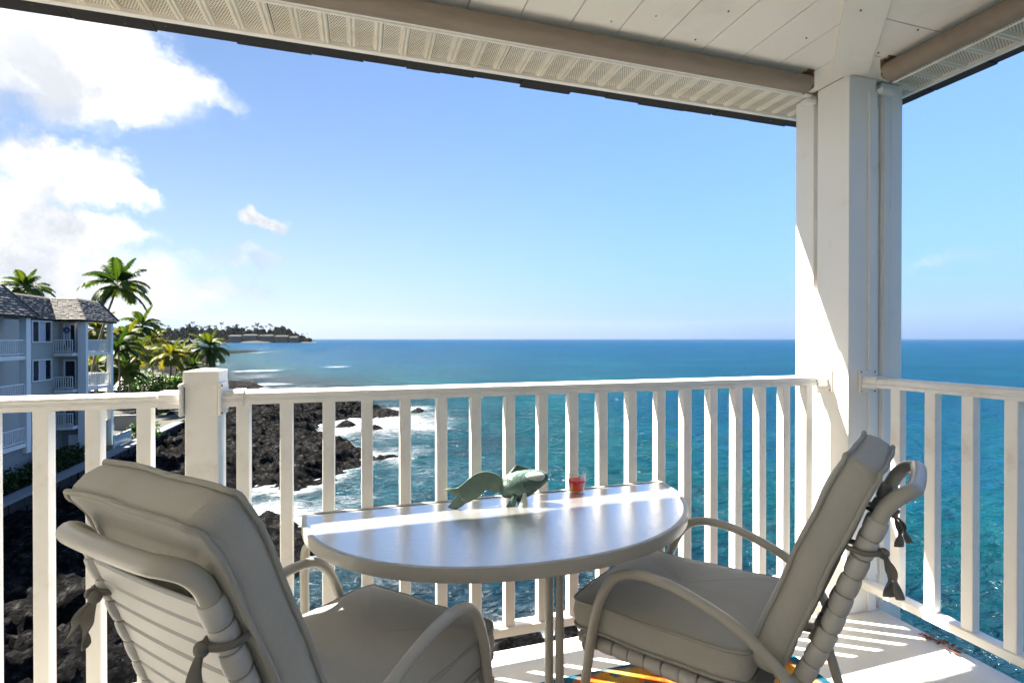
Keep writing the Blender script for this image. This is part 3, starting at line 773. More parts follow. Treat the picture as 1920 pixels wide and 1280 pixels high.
# roller shades
def roller(name_label, a, b_, r, side):
    a = Vector(a); b_ = Vector(b_); d = (b_ - a).normalized()
    t = thing('roller_shade', name_label, 'roller shade', a, 0, 'rolled-up shades under the ceiling')
    L = (b_ - a).length
    prof = []
    for k in range(22):                       # spiral of rolled cloth: one loose lip at the end
        an = 2 * PI * k / 22; prof.append((r * math.cos(an) * (1 + 0.0), r * math.sin(an)))
    m = MB(); n = len(prof); sd_ = Vector(side)
    m.add([Vector((0, 0, w)) + sd_ * u for u, w in prof] + [d * L + Vector((0, 0, w)) + sd_ * u for u, w in prof],
          [tuple(range(n)), tuple(range(2 * n - 1, n - 1, -1))] + [(i, n + i, n + (i + 1) % n, (i + 1) % n) for i in range(n)])
    part('roll', m, MAT['roll'], t, smooth=True)
    lip = MB().sweep([(r * 0.55, -r * 0.98), (r * 0.95, -r * 0.75), (r * 1.06, -r * 0.86), (r * 0.62, -r * 1.12)], (0, 0, 0), d * L, sd_)
    part('bottom_bar', lip, MAT['ceiling'], t, bevel=0.001)
    for s_ in (0, 1):
        c = d * (L + 0.004 if s_ else -0.010)
        br = MB().sweep([(-r * 0.9, -r * 0.75), (r * 0.6, -r * 0.95), (r * 0.95, r * 0.2), (r * 0.8, r * 1.3), (-r * 0.9, r * 1.3)], c, c + d * 0.006, sd_)
        br.sweep([(-r * .9, r * 1.2), (r * .8, r * 1.2), (r * .8, r * 1.3), (-r * .9, r * 1.3)], c + d * 0.006, c - d * 0.03 if s_ else c + d * 0.04, sd_)
        part('bracket', br, MAT['rust'], t)
    return t
roller('rolled brown shade hanging along the front edge of the ceiling', (-3.4, 1.888, 2.535), (2.03, 1.888, 2.535), 0.040, (0, 1, 0))
r2 = roller('rolled brown shade running over the right-hand railing', (2.292, 1.69, 2.533), (2.292, -1.4, 2.533), 0.044, (1, 0, 0))
bc = MB()
for k in range(150): bc.sphere((2.500 - 2.292 + 0.003 * math.sin(k * .05), 1.832 - 1.69, -0.02 - k * 0.0102), 0.0036, 6, 4)
part('bead_chain', bc, MAT['white'], r2, smooth=True)

# railings
def railprof(w, h):
    return [(-w / 2, 0.0), (w / 2, 0.0), (w / 2, h * 0.30), (w / 2 - 0.004, h * 0.36), (w / 2 - 0.004, h * 0.52), (w / 2, h * 0.60), (w / 2 - 0.003, h * 0.82), (w / 2 - 0.013, h), (-w / 2 + 0.013, h), (-w / 2 + 0.003, h * 0.82), (-w / 2, h * 0.60), (-w / 2 + 0.004, h * 0.52), (-w / 2 + 0.004, h * 0.36), (-w / 2, h * 0.30)]
ZT, ZB = 1.0934, 0.156
bal_me = MB().box(-0.021, 0.021, -0.021, 0.021, ZB - 0.001, ZT + 0.001).mesh('baluster', MAT['rail'], bevel=0.003)
def railing(label, a, b_, spots):
    a = Vector(a); b_ = Vector(b_); d = (b_ - a).normalized(); side = Vector((-d.y, d.x, 0)); L = b_ - a
    t = thing('railing', label, 'railing', a, 0, 'white baluster railings of the lanai')
    part('top_rail', MB().sweep([(u, w + ZT) for u, w in railprof(0.066, 0.047)], (0, 0, 0), L, side), MAT['rail'], t, smooth=True, angle=25)
    part('bottom_rail', MB().sweep([(u, w + 0.117) for u, w in [(-.028, 0), (.028, 0), (.028, .034), (.022, .039), (-.022, .039), (-.028, .034)]], (0, 0, 0), L, side), MAT['rail'], t, bevel=0.001)
    for p in spots:
        o = link('baluster', bal_me, t, Vector(p) - a + Vector((random.gauss(0, .0012), random.gauss(0, .0008), 0))); o.rotation_euler = (random.gauss(0, .0012), random.gauss(0, .0012), random.gauss(0, .012))
    return t
RY = 1.967
RX = 2.342
def bracket(parent, p, d, o):
    d = Vector(d); side = Vector((-d.y, d.x, 0)); p = Vector(p) - Vector(o)
    pr = [(u * 1.16, (w - 0.0235) * 1.22 + 0.0235 + ZT) for u, w in railprof(0.066, 0.047)]
    for u_ in (-.044, .044):
        for w_ in (ZT - 0.024, ZT + 0.070): part('screw', MB().sphere(p + d * 0.0095 + side * u_ + Vector((0, 0, w_)), 0.0042, 8, 6), MAT['rust'], parent)
    part('bracket', MB().sweep(pr, p, p + d * 0.075, side).sweep([(-.052, ZT - 0.032), (.052, ZT - 0.032), (.052, ZT + 0.078), (-.052, ZT + 0.078)], p - d * 0.0005, p + d * 0.009, side), MAT['rail'], parent, bevel=0.0025)
a0 = (-0.470, RY, 0); a1 = (2.229, RY, 0)
rf = railing('white baluster railing running behind the half-moon table', a0, a1, [(-0.4237 + 0.021 + 0.14 * i, RY, 0) for i in range(19)])
bracket(rf, (-0.470, RY, 0), (1, 0, 0), a0); bracket(rf, (2.229, RY, 0), (-1, 0, 0), a0)
a0 = (-4.5, RY, 0)
rl = railing('white baluster railing left of the newel post, in front of the neighbouring building', a0, (-0.578, RY, 0), [(-0.719 + 0.021 - 0.14 * i, RY, 0) for i in range(26)])
bracket(rl, (-0.578, RY, 0), (-1, 0, 0), a0)
a0 = (RX, 1.831, 0)
rr = railing('white baluster railing along the right-hand side, stained below its top rail', a0, (RX, -1.5, 0), [(RX, 1.557 - 0.021 + 0.142 * (1 - i), 0) for i in range(22)])
bracket(rr, (RX, 1.831, 0), (0, -1, 0), a0)
npst = thing('newel_post', 'square white newel post with flat pyramid cap', 'post', (-0.524, 1.985, 0))
part('shaft', MB().box(-0.050, 0.050, -0.054, 0.054, 0.0, 1.19), MAT['rail'], npst, bevel=0.004)
cap = MB().box(-0.054, 0.054, -0.058, 0.058, 1.160, 1.212)
cap.add([(-.054, -.058, 1.2122), (.054, -.058, 1.2122), (.054, .058, 1.2122), (-.054, .058, 1.2122), (0, 0, 1.222)], [(0, 1, 4), (1, 2, 4), (2, 3, 4), (3, 0, 4)])
part('cap', cap, MAT['rail'], npst, bevel=0.0015)

# rug
rug = MB(); 
RXA, RXB, RYA, RYB = 0.28, 1.72, 0.56, 1.80
rg = tag(part('rug', MB().box(-(RXB - RXA) / 2, (RXB - RXA) / 2, -(RYB - RYA) / 2, (RYB - RYA) / 2, 0.0005, 0.008), MAT['rug'], None, bevel=0.002, loc=((RXA + RXB) / 2, (RYA + RYB) / 2, 0)), 'colourful orange, yellow and teal rug lying under the chairs', 'rug')

# dry leaves caught at the slab edge on the right
lf = MB(); rnd = random.Random(3)
for k in range(46):
    t = rnd.random(); cx_ = SLAB_X - 0.035 + rnd.uniform(-0.035, 0.03); cy_ = 1.62 - t * 0.16 + rnd.uniform(-.01, .01); an = rnd.uniform(0, 6.28); L = rnd.uniform(0.008, 0.022)
    z = 0.004 + rnd.uniform(0, 0.016); u = Vector((math.cos(an), math.sin(an), rnd.uniform(-.3, .3))) * L; v = Vector((-math.sin(an), math.cos(an), rnd.uniform(-.5, .5))) * L * 0.35
    c = Vector((cx_, cy_, z)); lf.add([c - u, c - v + Vector((0, 0, .004)), c + u, c + v], [(0, 1, 2, 3)])
o = stuff(part('dry_leaves', lf, MAT['leaf_dry']))
tag(o, 'brown dry leaves caught at the floor edge below the right-hand railing', 'leaves')

# ---------------------------------------------------------------- table
TZ = 0.712
TC = Vector((0.515, 1.885, 0))
tb = thing('table', 'half-moon patio table with rippled glass top against the railing', 'table', TC)
def halfmoon(a, bb, rc, n=48):
    pts = []
    for k in range(n + 1):
        t = PI + PI * k / n
        e = 2.15
        c_, s_ = math.cos(t), math.sin(t)
        pts.append((a * math.copysign(abs(c_) ** (2 / e), c_), bb * math.copysign(abs(s_) ** (2 / e), s_)))
    # round the two back corners
    return pts
out = halfmoon(0.715, 0.612, 0.04)
inn = [(x * 0.972, min(y * 0.968, 0) - 0.0) for x, y in out]
def ins(poly, d):
    n = len(poly); r = []
    for i in range(n):
        p0, p1, p2 = Vector(poly[i - 1]), Vector(poly[i]), Vector(poly[(i + 1) % n])
        n1 = (p1 - p0); n1 = Vector((-n1.y, n1.x)).normalized() if n1.length > 1e-6 else Vector((0, 0)); n2 = (p2 - p1); n2 = Vector((-n2.y, n2.x)).normalized() if n2.length > 1e-6 else n1
        nn = (n1 + n2).normalized() if (n1 + n2).length > 1e-6 else n2; k = max(0.5, nn.dot(n2)); r.append(p1 + nn * (d / k))
    return r
outer = [Vector(p) for p in out]
inner = ins(outer, 0.016)
n = len(outer); rim = MB()
vs_ = []
for (P, z) in ((outer, TZ - 0.040), (outer, TZ + 0.001), (inner, TZ + 0.001), (inner, TZ - 0.040)):
    vs_ += [(p.x, p.y, z) for p in P]
fs_ = []
for i in range(n):
    j = (i + 1) % n
    for r_ in range(4):
        r2_ = (r_ + 1) % 4; fs_.append((r_ * n + i, r_ * n + j, r2_ * n + j, r2_ * n + i))
rim.add(vs_, fs_)
part('rim', rim, MAT['frame'], tb, smooth=True, bevel=0.003, angle=30)
part('glass_top', MB().prism([tuple(p) for p in ins(outer, 0.0155)], TZ - 0.009, TZ - 0.0025), MAT['tabletop'], tb)
lr = 0.0145
def leg(pts): return MB().tube(spline(pts, 7), lr, 12)
zt_ = TZ - 0.05
cxl = 0.607 - TC.x; cyl = 1.545 - TC.y
part('leg', leg([(-0.60, -0.12, zt_), (-0.35, -0.24, zt_), (cxl - 0.13, cyl + 0.05, zt_), (cxl - 0.045, cyl + 0.012, zt_ - 0.015), (cxl - 0.018, cyl, zt_ - 0.06), (cxl - 0.0165, cyl, zt_ - 0.2), (cxl - 0.0165, cyl, 0.0)]), MAT['frame'], tb, smooth=True)
part('leg', leg([(0.60, -0.12, zt_), (0.45, -0.18, zt_), (cxl + 0.13, cyl + 0.04, zt_), (cxl + 0.045, cyl + 0.0, zt_ - 0.015), (cxl + 0.018, cyl - 0.012, zt_ - 0.06), (cxl + 0.0165, cyl - 0.012, zt_ - 0.2), (cxl + 0.0165, cyl - 0.012, 0.0)]), MAT['frame'], tb, smooth=True)
part('leg', leg([(-0.45, -0.15, zt_ + .006), (-0.62, -0.12, zt_ + .004), (-0.685, -0.095, zt_ - .025), (-0.700, -0.09, zt_ - 0.08), (-0.700, -0.09, zt_ - 0.25), (-0.700, -0.09, 0.0)]), MAT['frame'], tb, smooth=True)
part('leg', leg([(0.42, -0.15, zt_ + .006), (0.59, -0.12, zt_ + .004), (0.645, -0.095, zt_ - .025), (0.66, -0.09, zt_ - 0.08), (0.66, -0.09, zt_ - 0.25), (0.66, -0.09, 0.0)]), MAT['frame'], tb, smooth=True)

# glass with layered drink
gl = thing('drinking_glass', 'short clear tumbler of red and orange drink on the table', 'glass', (0.822, 1.842, TZ - 0.002))
part('tumbler', MB().lathe([(0.0, 0.0), (0.030, 0.0), (0.031, 0.002), (0.0385, 0.080), (0.0372, 0.0805), (0.0358, 0.078), (0.0292, 0.0085), (0.0, 0.0075)], 40), MAT['clear'], gl, smooth=True)
part('drink', MB().lathe([(0.0, 0.0078), (0.0289, 0.0088), (0.0332, 0.050), (0.0, 0.0505)], 40), MAT['drink'], gl, smooth=True)

# fish sculpture
fish = thing('fish_sculpture', 'verdigris metal fish sculpture with wavy forked tail on the table', 'sculpture', (0.575, 1.770, TZ - 0.002), -0.24)
fish.scale = (1.07, 1.0, 1.0)
bm_ = MB()
RING = [(-0.080, .062, .028, .009), (-0.068, .062, .042, .018), (-0.050, .066, .047, .025), (-0.025, .068, .056, .031), (0.005, .073, .055, .034), (0.030, .080, .048, .032), (0.052, .087, .037, .026), (0.068, .093, .027, .019), (0.078, .096, .020, .014), (0.084, .097, .015, .0105), (0.080, .097, .010, .007), (0.070, .096, .006, .004)]
nr = 20; vs_ = []; fs_ = []
for u, c, h, w in RING:
    for j in range(nr):
        a_ = 2 * PI * j / nr; vs_.append((u, w * math.sin(a_), c + h * math.cos(a_) * (1 if math.cos(a_) > 0 else 0.96)))
for i in range(len(RING) - 1):
    for j in range(nr): fs_.append((i * nr + j, i * nr + (j + 1) % nr, (i + 1) * nr + (j + 1) % nr, (i + 1) * nr + j))
fs_.append(tuple(range(nr - 1, -1, -1))); fs_.append(tuple((len(RING) - 1) * nr + j for j in range(nr)))
bm_.add(vs_, fs_); part('body', bm_, MAT['patina'], fish, smooth=True, angle=60)
def ribbon(path, th, name, mat):
    """path: list of (point, half-width vector)"""
    pp = spline([p for p, h_ in path], 4); hh_ = spline([h_ for p, h_ in path], 4); path = list(zip(pp, hh_))
    m = MB(); vs_ = []; fs_ = []
    for p, hv in path:
        p = Vector(p); hv = Vector(hv)
        for s1 in (-1, 1):
            for k in (-1, -0.5, 0, 0.5, 1): vs_.append(p + hv * k + Vector((0, th * s1 * (1.05 - 0.75 * abs(k)), 0)))
    ring = [0, 1, 2, 3, 4, 9, 8, 7, 6, 5]
    for i in range(len(path) - 1):
        for a_, b__ in zip(ring, ring[1:] + ring[:1]): fs_.append((i * 10 + a_, i * 10 + b__, (i + 1) * 10 + b__, (i + 1) * 10 + a_))
    fs_.append(tuple(reversed(ring))); fs_.append(tuple((len(path) - 1) * 10 + r for r in ring))
    m.add(vs_, fs_); return part(name, m, mat, fish, smooth=True, angle=55)
tp = [(-0.068, 0, .064), (-0.085, -.002, .070), (-0.105, -.005, .083), (-0.128, -.010, .091), (-0.150, -.016, .085), (-0.175, -.024, .066), (-0.200, -.032, .050), (-0.216, -.036, .044)]
th_ = [(.004, 0, .024), (.012, 0, .026), (.010, 0, .030), (-.003, 0, .033), (-.018, 0, .031), (-.022, 0, .028), (-.018, 0, .028), (-.016, 0, .028)]
ribbon(list(zip(tp, th_)), 0.006, 'tail', MAT['tailpatina'])
ribbon([((-0.216, -.036, .056), (-.004, 0, .016)), ((-0.235, -.040, .058), (-.004, 0, .014)), ((-0.252, -.043, .064), (-.003, 0, .009)), ((-0.266, -.045, .070), (-.001, 0, .003))], 0.005, 'tail_lobe', MAT['tailpatina'])
ribbon([((-0.212, -.036, .032), (-.012, 0, .016)), ((-0.226, -.040, .020), (-.012, 0, .015)), ((-0.238, -.043, .010), (-.010, 0, .010)), ((-0.252, -.046, .004), (-.008, 0, .003))], 0.005, 'tail_lobe', MAT['tailpatina'])
ribbon([((-0.064, 0, .094), (.006, 0, .010)), ((-0.050, 0, .108), (.012, 0, .022)), ((-0.034, 0, .119), (.010, 0, .026)), ((-0.016, 0, .122), (.004, 0, .019)), ((0.006, 0, .124), (.002, 0, .012)), ((0.030, 0, .124), (0, 0, .004))], 0.0045, 'dorsal_fin', MAT['patina'])
def foot(u, v, dirx, mat):
    ribbon([((u, v * .7, .052), (.006, 0, 0)), ((u - .002 + dirx, v * .9, .034), (.0085, 0, 0)), ((u - .006 + dirx * 2, v, .016), (.013, 0, 0)), ((u - .010 + dirx * 3, v * 1.1, .000), (.016, 0, .001))], 0.004, 'pectoral_fin', mat)
foot(0.002, -.036, .001, MAT['palefin_sunlit_head']); foot(-.030, -.030, -.002, MAT['patina']); foot(0.0, .036, .001, MAT['patina'])
eye = MB().sphere((0.058, -0.0215, 0.100), 0.0052, 10, 8); part('eye', eye, MAT['palefin_sunlit_head'], fish, smooth=True)
part('sunlit_head', MB().sphere((0.036, -0.018, 0.104), 0.030, 16, 12, (1.25, 0.50, 0.62)), MAT['palefin_sunlit_head'], fish, smooth=True)  # pale blob stands in for the sunlit top of the head

# ---------------------------------------------------------------- chairs (local: +y forward, +x right, z = 0 floor)
BACK_L = [(-0.500, 0.47), (-0.540, 0.56), (-0.579, 0.655), (-0.634, 0.798), (-0.688, 0.926), (-0.722, 1.015), (-0.764, 1.078)]
BACK_R = [(-0.500, 0.47), (-0.530, 0.56), (-0.576, 0.676), (-0.622, 0.80), (-0.652, 0.875), (-0.680, 0.955), (-0.722, 1.043)]
def set_back(pts):
    global bf, Lb, LB
    bf = spline([(0, y_, z_) for y_, z_ in pts], 8); Lb = [0.0]
    for p, q_ in zip(bf[:-1], bf[1:]): Lb.append(Lb[-1] + (q_ - p).length)
    LB = Lb[-1]
set_back(BACK_L)
def back_map(u, v, n):
    """v along the back 0..LB, n thickness to the rear"""
    v_ = max(0, min(LB, v)); i = max(j for j in range(len(Lb)) if Lb[j] <= v_ + 1e-9); i = min(i, len(bf) - 2)
    t = (v_ - Lb[i]) / (Lb[i + 1] - Lb[i]); p = bf[i].lerp(bf[i + 1], t); T = (bf[i + 1] - bf[i]).normalized()
    p = p + T * (v - v_)
    N = Vector((0, -T.z, T.y))
    if N.y > 0: N = -N
    return Vector((u, 0, 0)) + p + N * n
def seat_map(u, v, n):
    """v from front edge backwards, n downwards"""
    z = 0.472 + 0.030 * (v / 0.5)
    return Vector((u, 0.028 - v, z - n))


def cushion(hw, L, th, rc, fmap, crown, parent, seed, dips=0.0):
    rnd = random.Random(seed)
    NC = 6; loop = []
    for (cx_, cy_, a0_) in ((hw - rc, L - rc, 0), (-hw + rc, L - rc, PI / 2), (-hw + rc, rc, PI), (hw - rc, rc, 1.5 * PI)):
        for k in range(NC + 1): loop.append((cx_ + rc * math.cos(a0_ + PI / 2 * k / NC), cy_ + rc * math.sin(a0_ + PI / 2 * k / NC)))
    # refine straight runs
    ref = []
    for i, p in enumerate(loop):
        q_ = loop[(i + 1) % len(loop)]; d = math.hypot(q_[0] - p[0], q_[1] - p[1]); k = max(1, int(d / 0.045))
        for j in range(k): ref.append((p[0] + (q_[0] - p[0]) * j / k, p[1] + (q_[1] - p[1]) * j / k))
    loop = ref; n = len(loop); cxm, cym = 0.0, L / 2
    wob = [0.0022 * math.sin(i * 0.61 + seed) + 0.0016 * math.sin(i * 1.33 + 2 * seed) for i in range(n)]
    rings = []   # (inset scale, n offset)
    def ring(sc, off, ex=0.0, wv=0.0, cr=0.0):
        r = []
        for i, (u, v) in enumerate(loop):
            uu, vv = u - cxm, v - cym; l = math.hypot(uu, vv)
            uu *= sc; vv *= sc
            if ex: uu += ex * u / hw if abs(u) > hw * .6 else 0; vv += ex * (1 if v > cym else -1) if abs(v - cym) > L * .3 else 0
            a_ = min(1, abs(uu) / hw); b__ = min(1, abs(vv) / (L / 2))
            k_ = ((1 - a_ ** 3) * (1 - b__ ** 3)) ** 0.55
            r.append((uu + cxm, vv + cym, off + cr * k_ + wob[i] * wv * (1 - k_ * .8)))
        return r
    for sc in (0.04, 0.2, 0.4, 0.58, 0.74, 0.87, 0.955, 0.985): rings.append(ring(sc, 0, 0, 1.0, -crown))
    rings += [ring(1, 0.004, -0.002, 1), ring(1, th * 0.18, 0.002, 0.8), ring(1, th * 0.5, 0.0055, 0.5), ring(1, th * 0.82, 0.002, 0.8), ring(1, th - 0.004, -0.002, 1)]
    for sc in (0.985, 0.955, 0.87, 0.74, 0.58, 0.4, 0.2, 0.04): rings.append(ring(sc, th, 0, 1, crown * 0.75))
    m = MB(); vs_ = [fmap(*p) for r in rings for p in r]; fs_ = []
    for i in range(len(rings) - 1):
        for j in range(n): fs_.append((i * n + j, i * n + (j + 1) % n, (i + 1) * n + (j + 1) % n, (i + 1) * n + j))
    fs_.append(tuple(range(n))); fs_.append(tuple((len(rings) - 1) * n + j for j in range(n - 1, -1, -1)))
    m.add(vs_, fs_)
    return m, [[fmap(*p) for p in ring(1.0, o_, 0.001, 1)] for o_ in (0.0, th)]


def make_chair(label, loc, ang, seed):
    ch = thing('patio_chair', label, 'chair', loc, ang - PI / 2, 'cushioned patio chairs')
    m, pip = cushion(0.258, 0.545, 0.082, 0.045, seat_map, 0.026, ch, seed)
    sc = part('seat_cushion', m, MAT['fabric'], ch, smooth=True, angle=75)
    for p in pip: part('piping', MB().tube(p, 0.0052, 8, closed=True), MAT['piping'], sc, smooth=True)
    m, pip = cushion(0.218, LB, 0.076, 0.036, back_map, 0.014, ch, seed + 3)
    bc_ = part('back_cushion', m, MAT['fabric'], ch, smooth=True, angle=75)
    for p in pip: part('piping', MB().tube(p, 0.0056, 8, closed=True), MAT['piping'], bc_, smooth=True)
    # frame of bent tube
    R_ = 0.0155
    for s in (-1, 1):
        arm = [(s * .272, -.015, 0), (s * .274, -.04, .236), (s * .277, -.072, .433), (s * .279, -.098, .520), (s * .280, -.135, .588), (s * .281, -.180, .624), (s * .281, -.240, .637), (s * .280, -.318, .634), (s * .278, -.404, .613), (s * .274, -.490, .581), (s * .268, -.552, .540), (s * .258, -.600, .492), (s * .250, -.628, .440)]
        part('arm_frame', MB().tube(spline(arm, 6), R_ * 0.98, 14), MAT['frame'], ch, smooth=True)
        part('leg', MB().tube(spline([(s * .244, -.600, .415), (s * .250, -.622, .33), (s * .258, -.655, .20), (s * .266, -.700, 0.0)], 6), R_ * 0.95, 12), MAT['frame'], ch, smooth=True)
    UPR = [(-.592, .375), (-.638, .488), (-.684, .603), (-.720, .715), (-.753, .815), (-.785, .905)]
    bx = 0.187
    path = [(bx, y_, z_) for y_, z_ in UPR] + [(bx - .001, -.799, .935), (bx - .008, -.818, .957), (bx - .030, -.838, .969), (bx - .065, -.847, .971)]
    full = path + [(0, -.850, .971)] + [(-x_, y_, z_) for x_, y_, z_ in reversed(path)]
    part('back_frame', MB().tube(spline(full, 6), R_ * 1.12, 14), MAT['frame'], ch, smooth=True)
    for s in (-1, 1):
        part('seat_rail', MB().tube(spline([(s * .238, 0.0, .352), (s * .240, -.25, .362), (s * .240, -.50, .375), (s * .236, -.602, .392)], 6), R_, 12), MAT['frame'], ch, smooth=True)
    part('front_bar', MB().tube([(-.274, -.045, .352), (-.238, -.012, .352), (.238, -.012, .352), (.274, -.045, .352)], R_, 12), MAT['frame'], ch, smooth=True)
    # vinyl straps: web plus a sleeve round each tube
    us = spline([(0, y_, z_) for y_, z_ in UPR], 10); ul = [0.0]
    for p, q_ in zip(us[:-1], us[1:]): ul.append(ul[-1] + (q_ - p).length)
    def along(s_):
        i = max(j for j in range(len(ul)) if ul[j] <= s_ + 1e-9); i = min(i, len(us) - 2); t = (s_ - ul[i]) / (ul[i + 1] - ul[i])
        T = (us[i + 1] - us[i]).normalized(); return us[i] + (us[i + 1] - us[i]) * t, T
    rnd = random.Random(seed + 11)
    def strap(c, T, w, half, r):
        N = Vector((0, -T.z, T.y)); N = -N if N.y > 0 else N
        m = MB(); k = 12; jig = rnd.uniform(-.0015, .0015)
        for s in (-1, 1):
            rows = []
            for (a_, rr) in ((-.5, .90), (-.44, 1.0), (-.2, 1.06), (0.12, 1.07), (.42, 1.02), (.5, .92)):
                rows.append([c + Vector((s * half, 0, 0)) + T * (a_ * w + jig) + (Vector((math.cos(2 * PI * j / 16), 0, 0)) + N * math.sin(2 * PI * j / 16)) * r * rr for j in range(16)])
            vs_ = [p for r_ in rows for p in r_]
            fs_ = [(i * 16 + j, i * 16 + (j + 1) % 16, (i + 1) * 16 + (j + 1) % 16, (i + 1) * 16 + j) for i in range(len(rows) - 1) for j in range(16)]
            fs_ += [tuple(range(16)), tuple((len(rows) - 1) * 16 + j for j in range(15, -1, -1))]
            m.add(vs_, fs_)
        rows = []
        for j in range(9):
            x_ = -half + 2 * half * j / 8; sag = 0.004 * (1 - (x_ / half) ** 2)
            for (a_, nn) in ((-.5, .002), (-.42, .006), (.42, .006), (.5, .002), (.5, -.001), (-.5, -.001)):
                rows.append(c + Vector((x_, 0, 0)) + T * (a_ * w * 0.98 + jig) + N * (nn + r * 0.35 + sag))
        fs_ = [(j * 6 + i, j * 6 + (i + 1) % 6, (j + 1) * 6 + (i + 1) % 6, (j + 1) * 6 + i) for j in range(8) for i in range(6)]
        m.add(rows, fs_)
        part('strap', m, MAT['strap'], ch, smooth=True, angle=40)
    s_ = ul[-1] - 0.028
    while s_ > 0.03:
        c, T = along(s_); strap(c, T, 0.048, bx, 0.0215); s_ -= 0.0515
    for k in range(10):
        y_ = -0.045 - 0.0525 * k; strap(Vector((0, y_, .353 + .03 * (-y_ / .5) * .8)), Vector((0, -1, .045)).normalized(), 0.049, 0.239, 0.0215)
    # cushion ties
    for s in (-1, 1):
        c, T = along(ul[-1] - 0.085); N = Vector((0, -T.z, T.y)); N = -N if N.y > 0 else N
        cc = c + Vector((s * bx, 0, 0))
        cyc = []
        for j in range(20):
            a_ = 2 * PI * j / 20; e = Vector((math.cos(a_), 0, 0)) + N * math.sin(a_)
            cyc.append(cc + e * 0.0285 + T * (0.012 * math.sin(a_)) + (N * -0.045 * max(0, -math.sin(a_)) ** 1.5))
        tm = MB().tube(cyc, 0.0065, 8, closed=True)
        kn = cc + N * 0.034 + T * 0.008 + Vector((-s * .012, 0, 0))
        tm.sphere(kn, 0.0145, 10, 8, (1, .8, .9)).sphere(kn + Vector((s * .010, -.004, .006)), 0.010, 8, 6)
        def tail(pts, w):
            pp = spline(pts, 5); vs_ = []; 
            for i, p in enumerate(pp):
                ww = w * (0.55 + 0.9 * min(1, i / 8)); tw = 0.9 * math.sin(i * 0.33)
                d_ = Vector((math.cos(tw), math.sin(tw), 0.0)); n_2 = Vector((-math.sin(tw), math.cos(tw), 0))
                vs_ += [p - d_ * ww - n_2 * .0015, p - n_2 * .004, p + d_ * ww - n_2 * .0015, p + d_ * ww + n_2 * .0015, p + n_2 * .004, p - d_ * ww + n_2 * .0015]
            fs_ = [(i * 6 + j, i * 6 + (j + 1) % 6, (i + 1) * 6 + (j + 1) % 6, (i + 1) * 6 + j) for i in range(len(pp) - 1) for j in range(6)]
            fs_ += [tuple(range(5, -1, -1)), tuple((len(pp) - 1) * 6 + j for j in range(6))]
            tm.add(vs_, fs_)
        dn = Vector((0, 0, -1))
        tail([kn, kn + N * .012 + dn * .03, kn + N * .014 + dn * .055 + Vector((s * .006, 0, 0)), kn + N * .012 + dn * .09 + Vector((s * .008, 0, 0))], 0.009)
        tail([kn, kn + N * .020 + dn * .018 + Vector((s * .012, 0, 0)), kn + N * .026 + dn * .045 + Vector((s * .022, 0, 0)), kn + N * .036 + dn * .072 + Vector((s * .032, 0, 0))], 0.007)
        part('tie', tm, MAT['tie'], bc_, smooth=True, angle=50)
    return ch
make_chair('grey cushioned patio chair at the left, seen from behind, back to the newel post', (0.183, 1.601, 0), 0.79, 1)
set_back(BACK_R)
make_chair('grey cushioned patio chair at the right, in front of the corner pillar', (0.885, 1.629, 0), 2.142, 5)

# ---------------------------------------------------------------- neighbouring building
BO = Vector((-20.3, 42.0, -7.6))
bld = thing('apartment_building', 'three storey grey apartment building with shingled mansard roof and white balconies', 'building', BO)
def bm_box(*a): return rel(MB().box(*a), BO)
EV, RTZ = 2.78, 4.50
FLR = [0.28, -2.47, -5.22]
part('wall', bm_box(-30, -21.7, 20, 39.5, -5.4, EV), MAT['bwall'], bld)
part('wall', bm_box(-30, -22.0, 39.5, 46.3, -5.4, EV), MAT['bwall'], bld)
part('plinth', rel(MB().box(-30, -20.55, 20, 39.6, -7.7, -5.42).box(-30, -21.9, 39.6, 46.3, -7.7, -5.41).box(-24, -20.45, 46.31, 50.3, -7.7, -5.43), BO), MAT['plinth'], bld)
# clapboards on the two faces in view
sid = MB(); z = -5.2
while z < EV - 0.05:
    sid.sweep([(0, 0), (0.035, 0), (0.008, 0.16), (0, 0.16)], (-22.0, 39.5, z), (-22.0, 46.3, z), (1, 0, 0))
    sid.sweep([(0, 0), (-0.035, 0), (-0.008, 0.16), (0, 0.16)], (-22.0, 46.3, z), (-20.5, 46.3, z), (0, 1, 0))
    sid.sweep([(0, 0), (0.035, 0), (0.008, 0.16), (0, 0.16)], (-21.7, 20, z), (-21.7, 39.5, z), (1, 0, 0)); z += 0.165
part('siding', rel(sid, BO), MAT['bwall'], bld)
part('end_wall', bm_box(-30, -20.5, 46.32, 46.45, -5.4, EV), MAT['bwall'], bld)
for (x0, x1, y0, y1) in ((-20.68, -20.30, 39.05, 39.5), (-20.75, -20.22, 45.95, 46.30), (-20.52, -20.18, 49.9, 50.25), (-20.68, -20.30, 31.2, 31.6)):
    part('column', bm_box(x0, x1, y0, y1, -5.9 if y0 < 45 else -7.6, EV), MAT['bwhite'], bld, bevel=0.02)
for fz in FLR:
    part('balcony_slab', bm_box(-21.65, -20.35, 20, 39.04, fz - 0.26, fz), MAT['bwhite'], bld)
    part('balcony_slab', bm_box(-21.95, -20.76, 45.3, 46.25, fz - 0.24, fz), MAT['bwhite'], bld)
    if fz > -5: part('balcony_slab', bm_box(-23.6, -20.3, 46.46, 49.89, fz - 0.24, fz), MAT['bwhite'], bld)
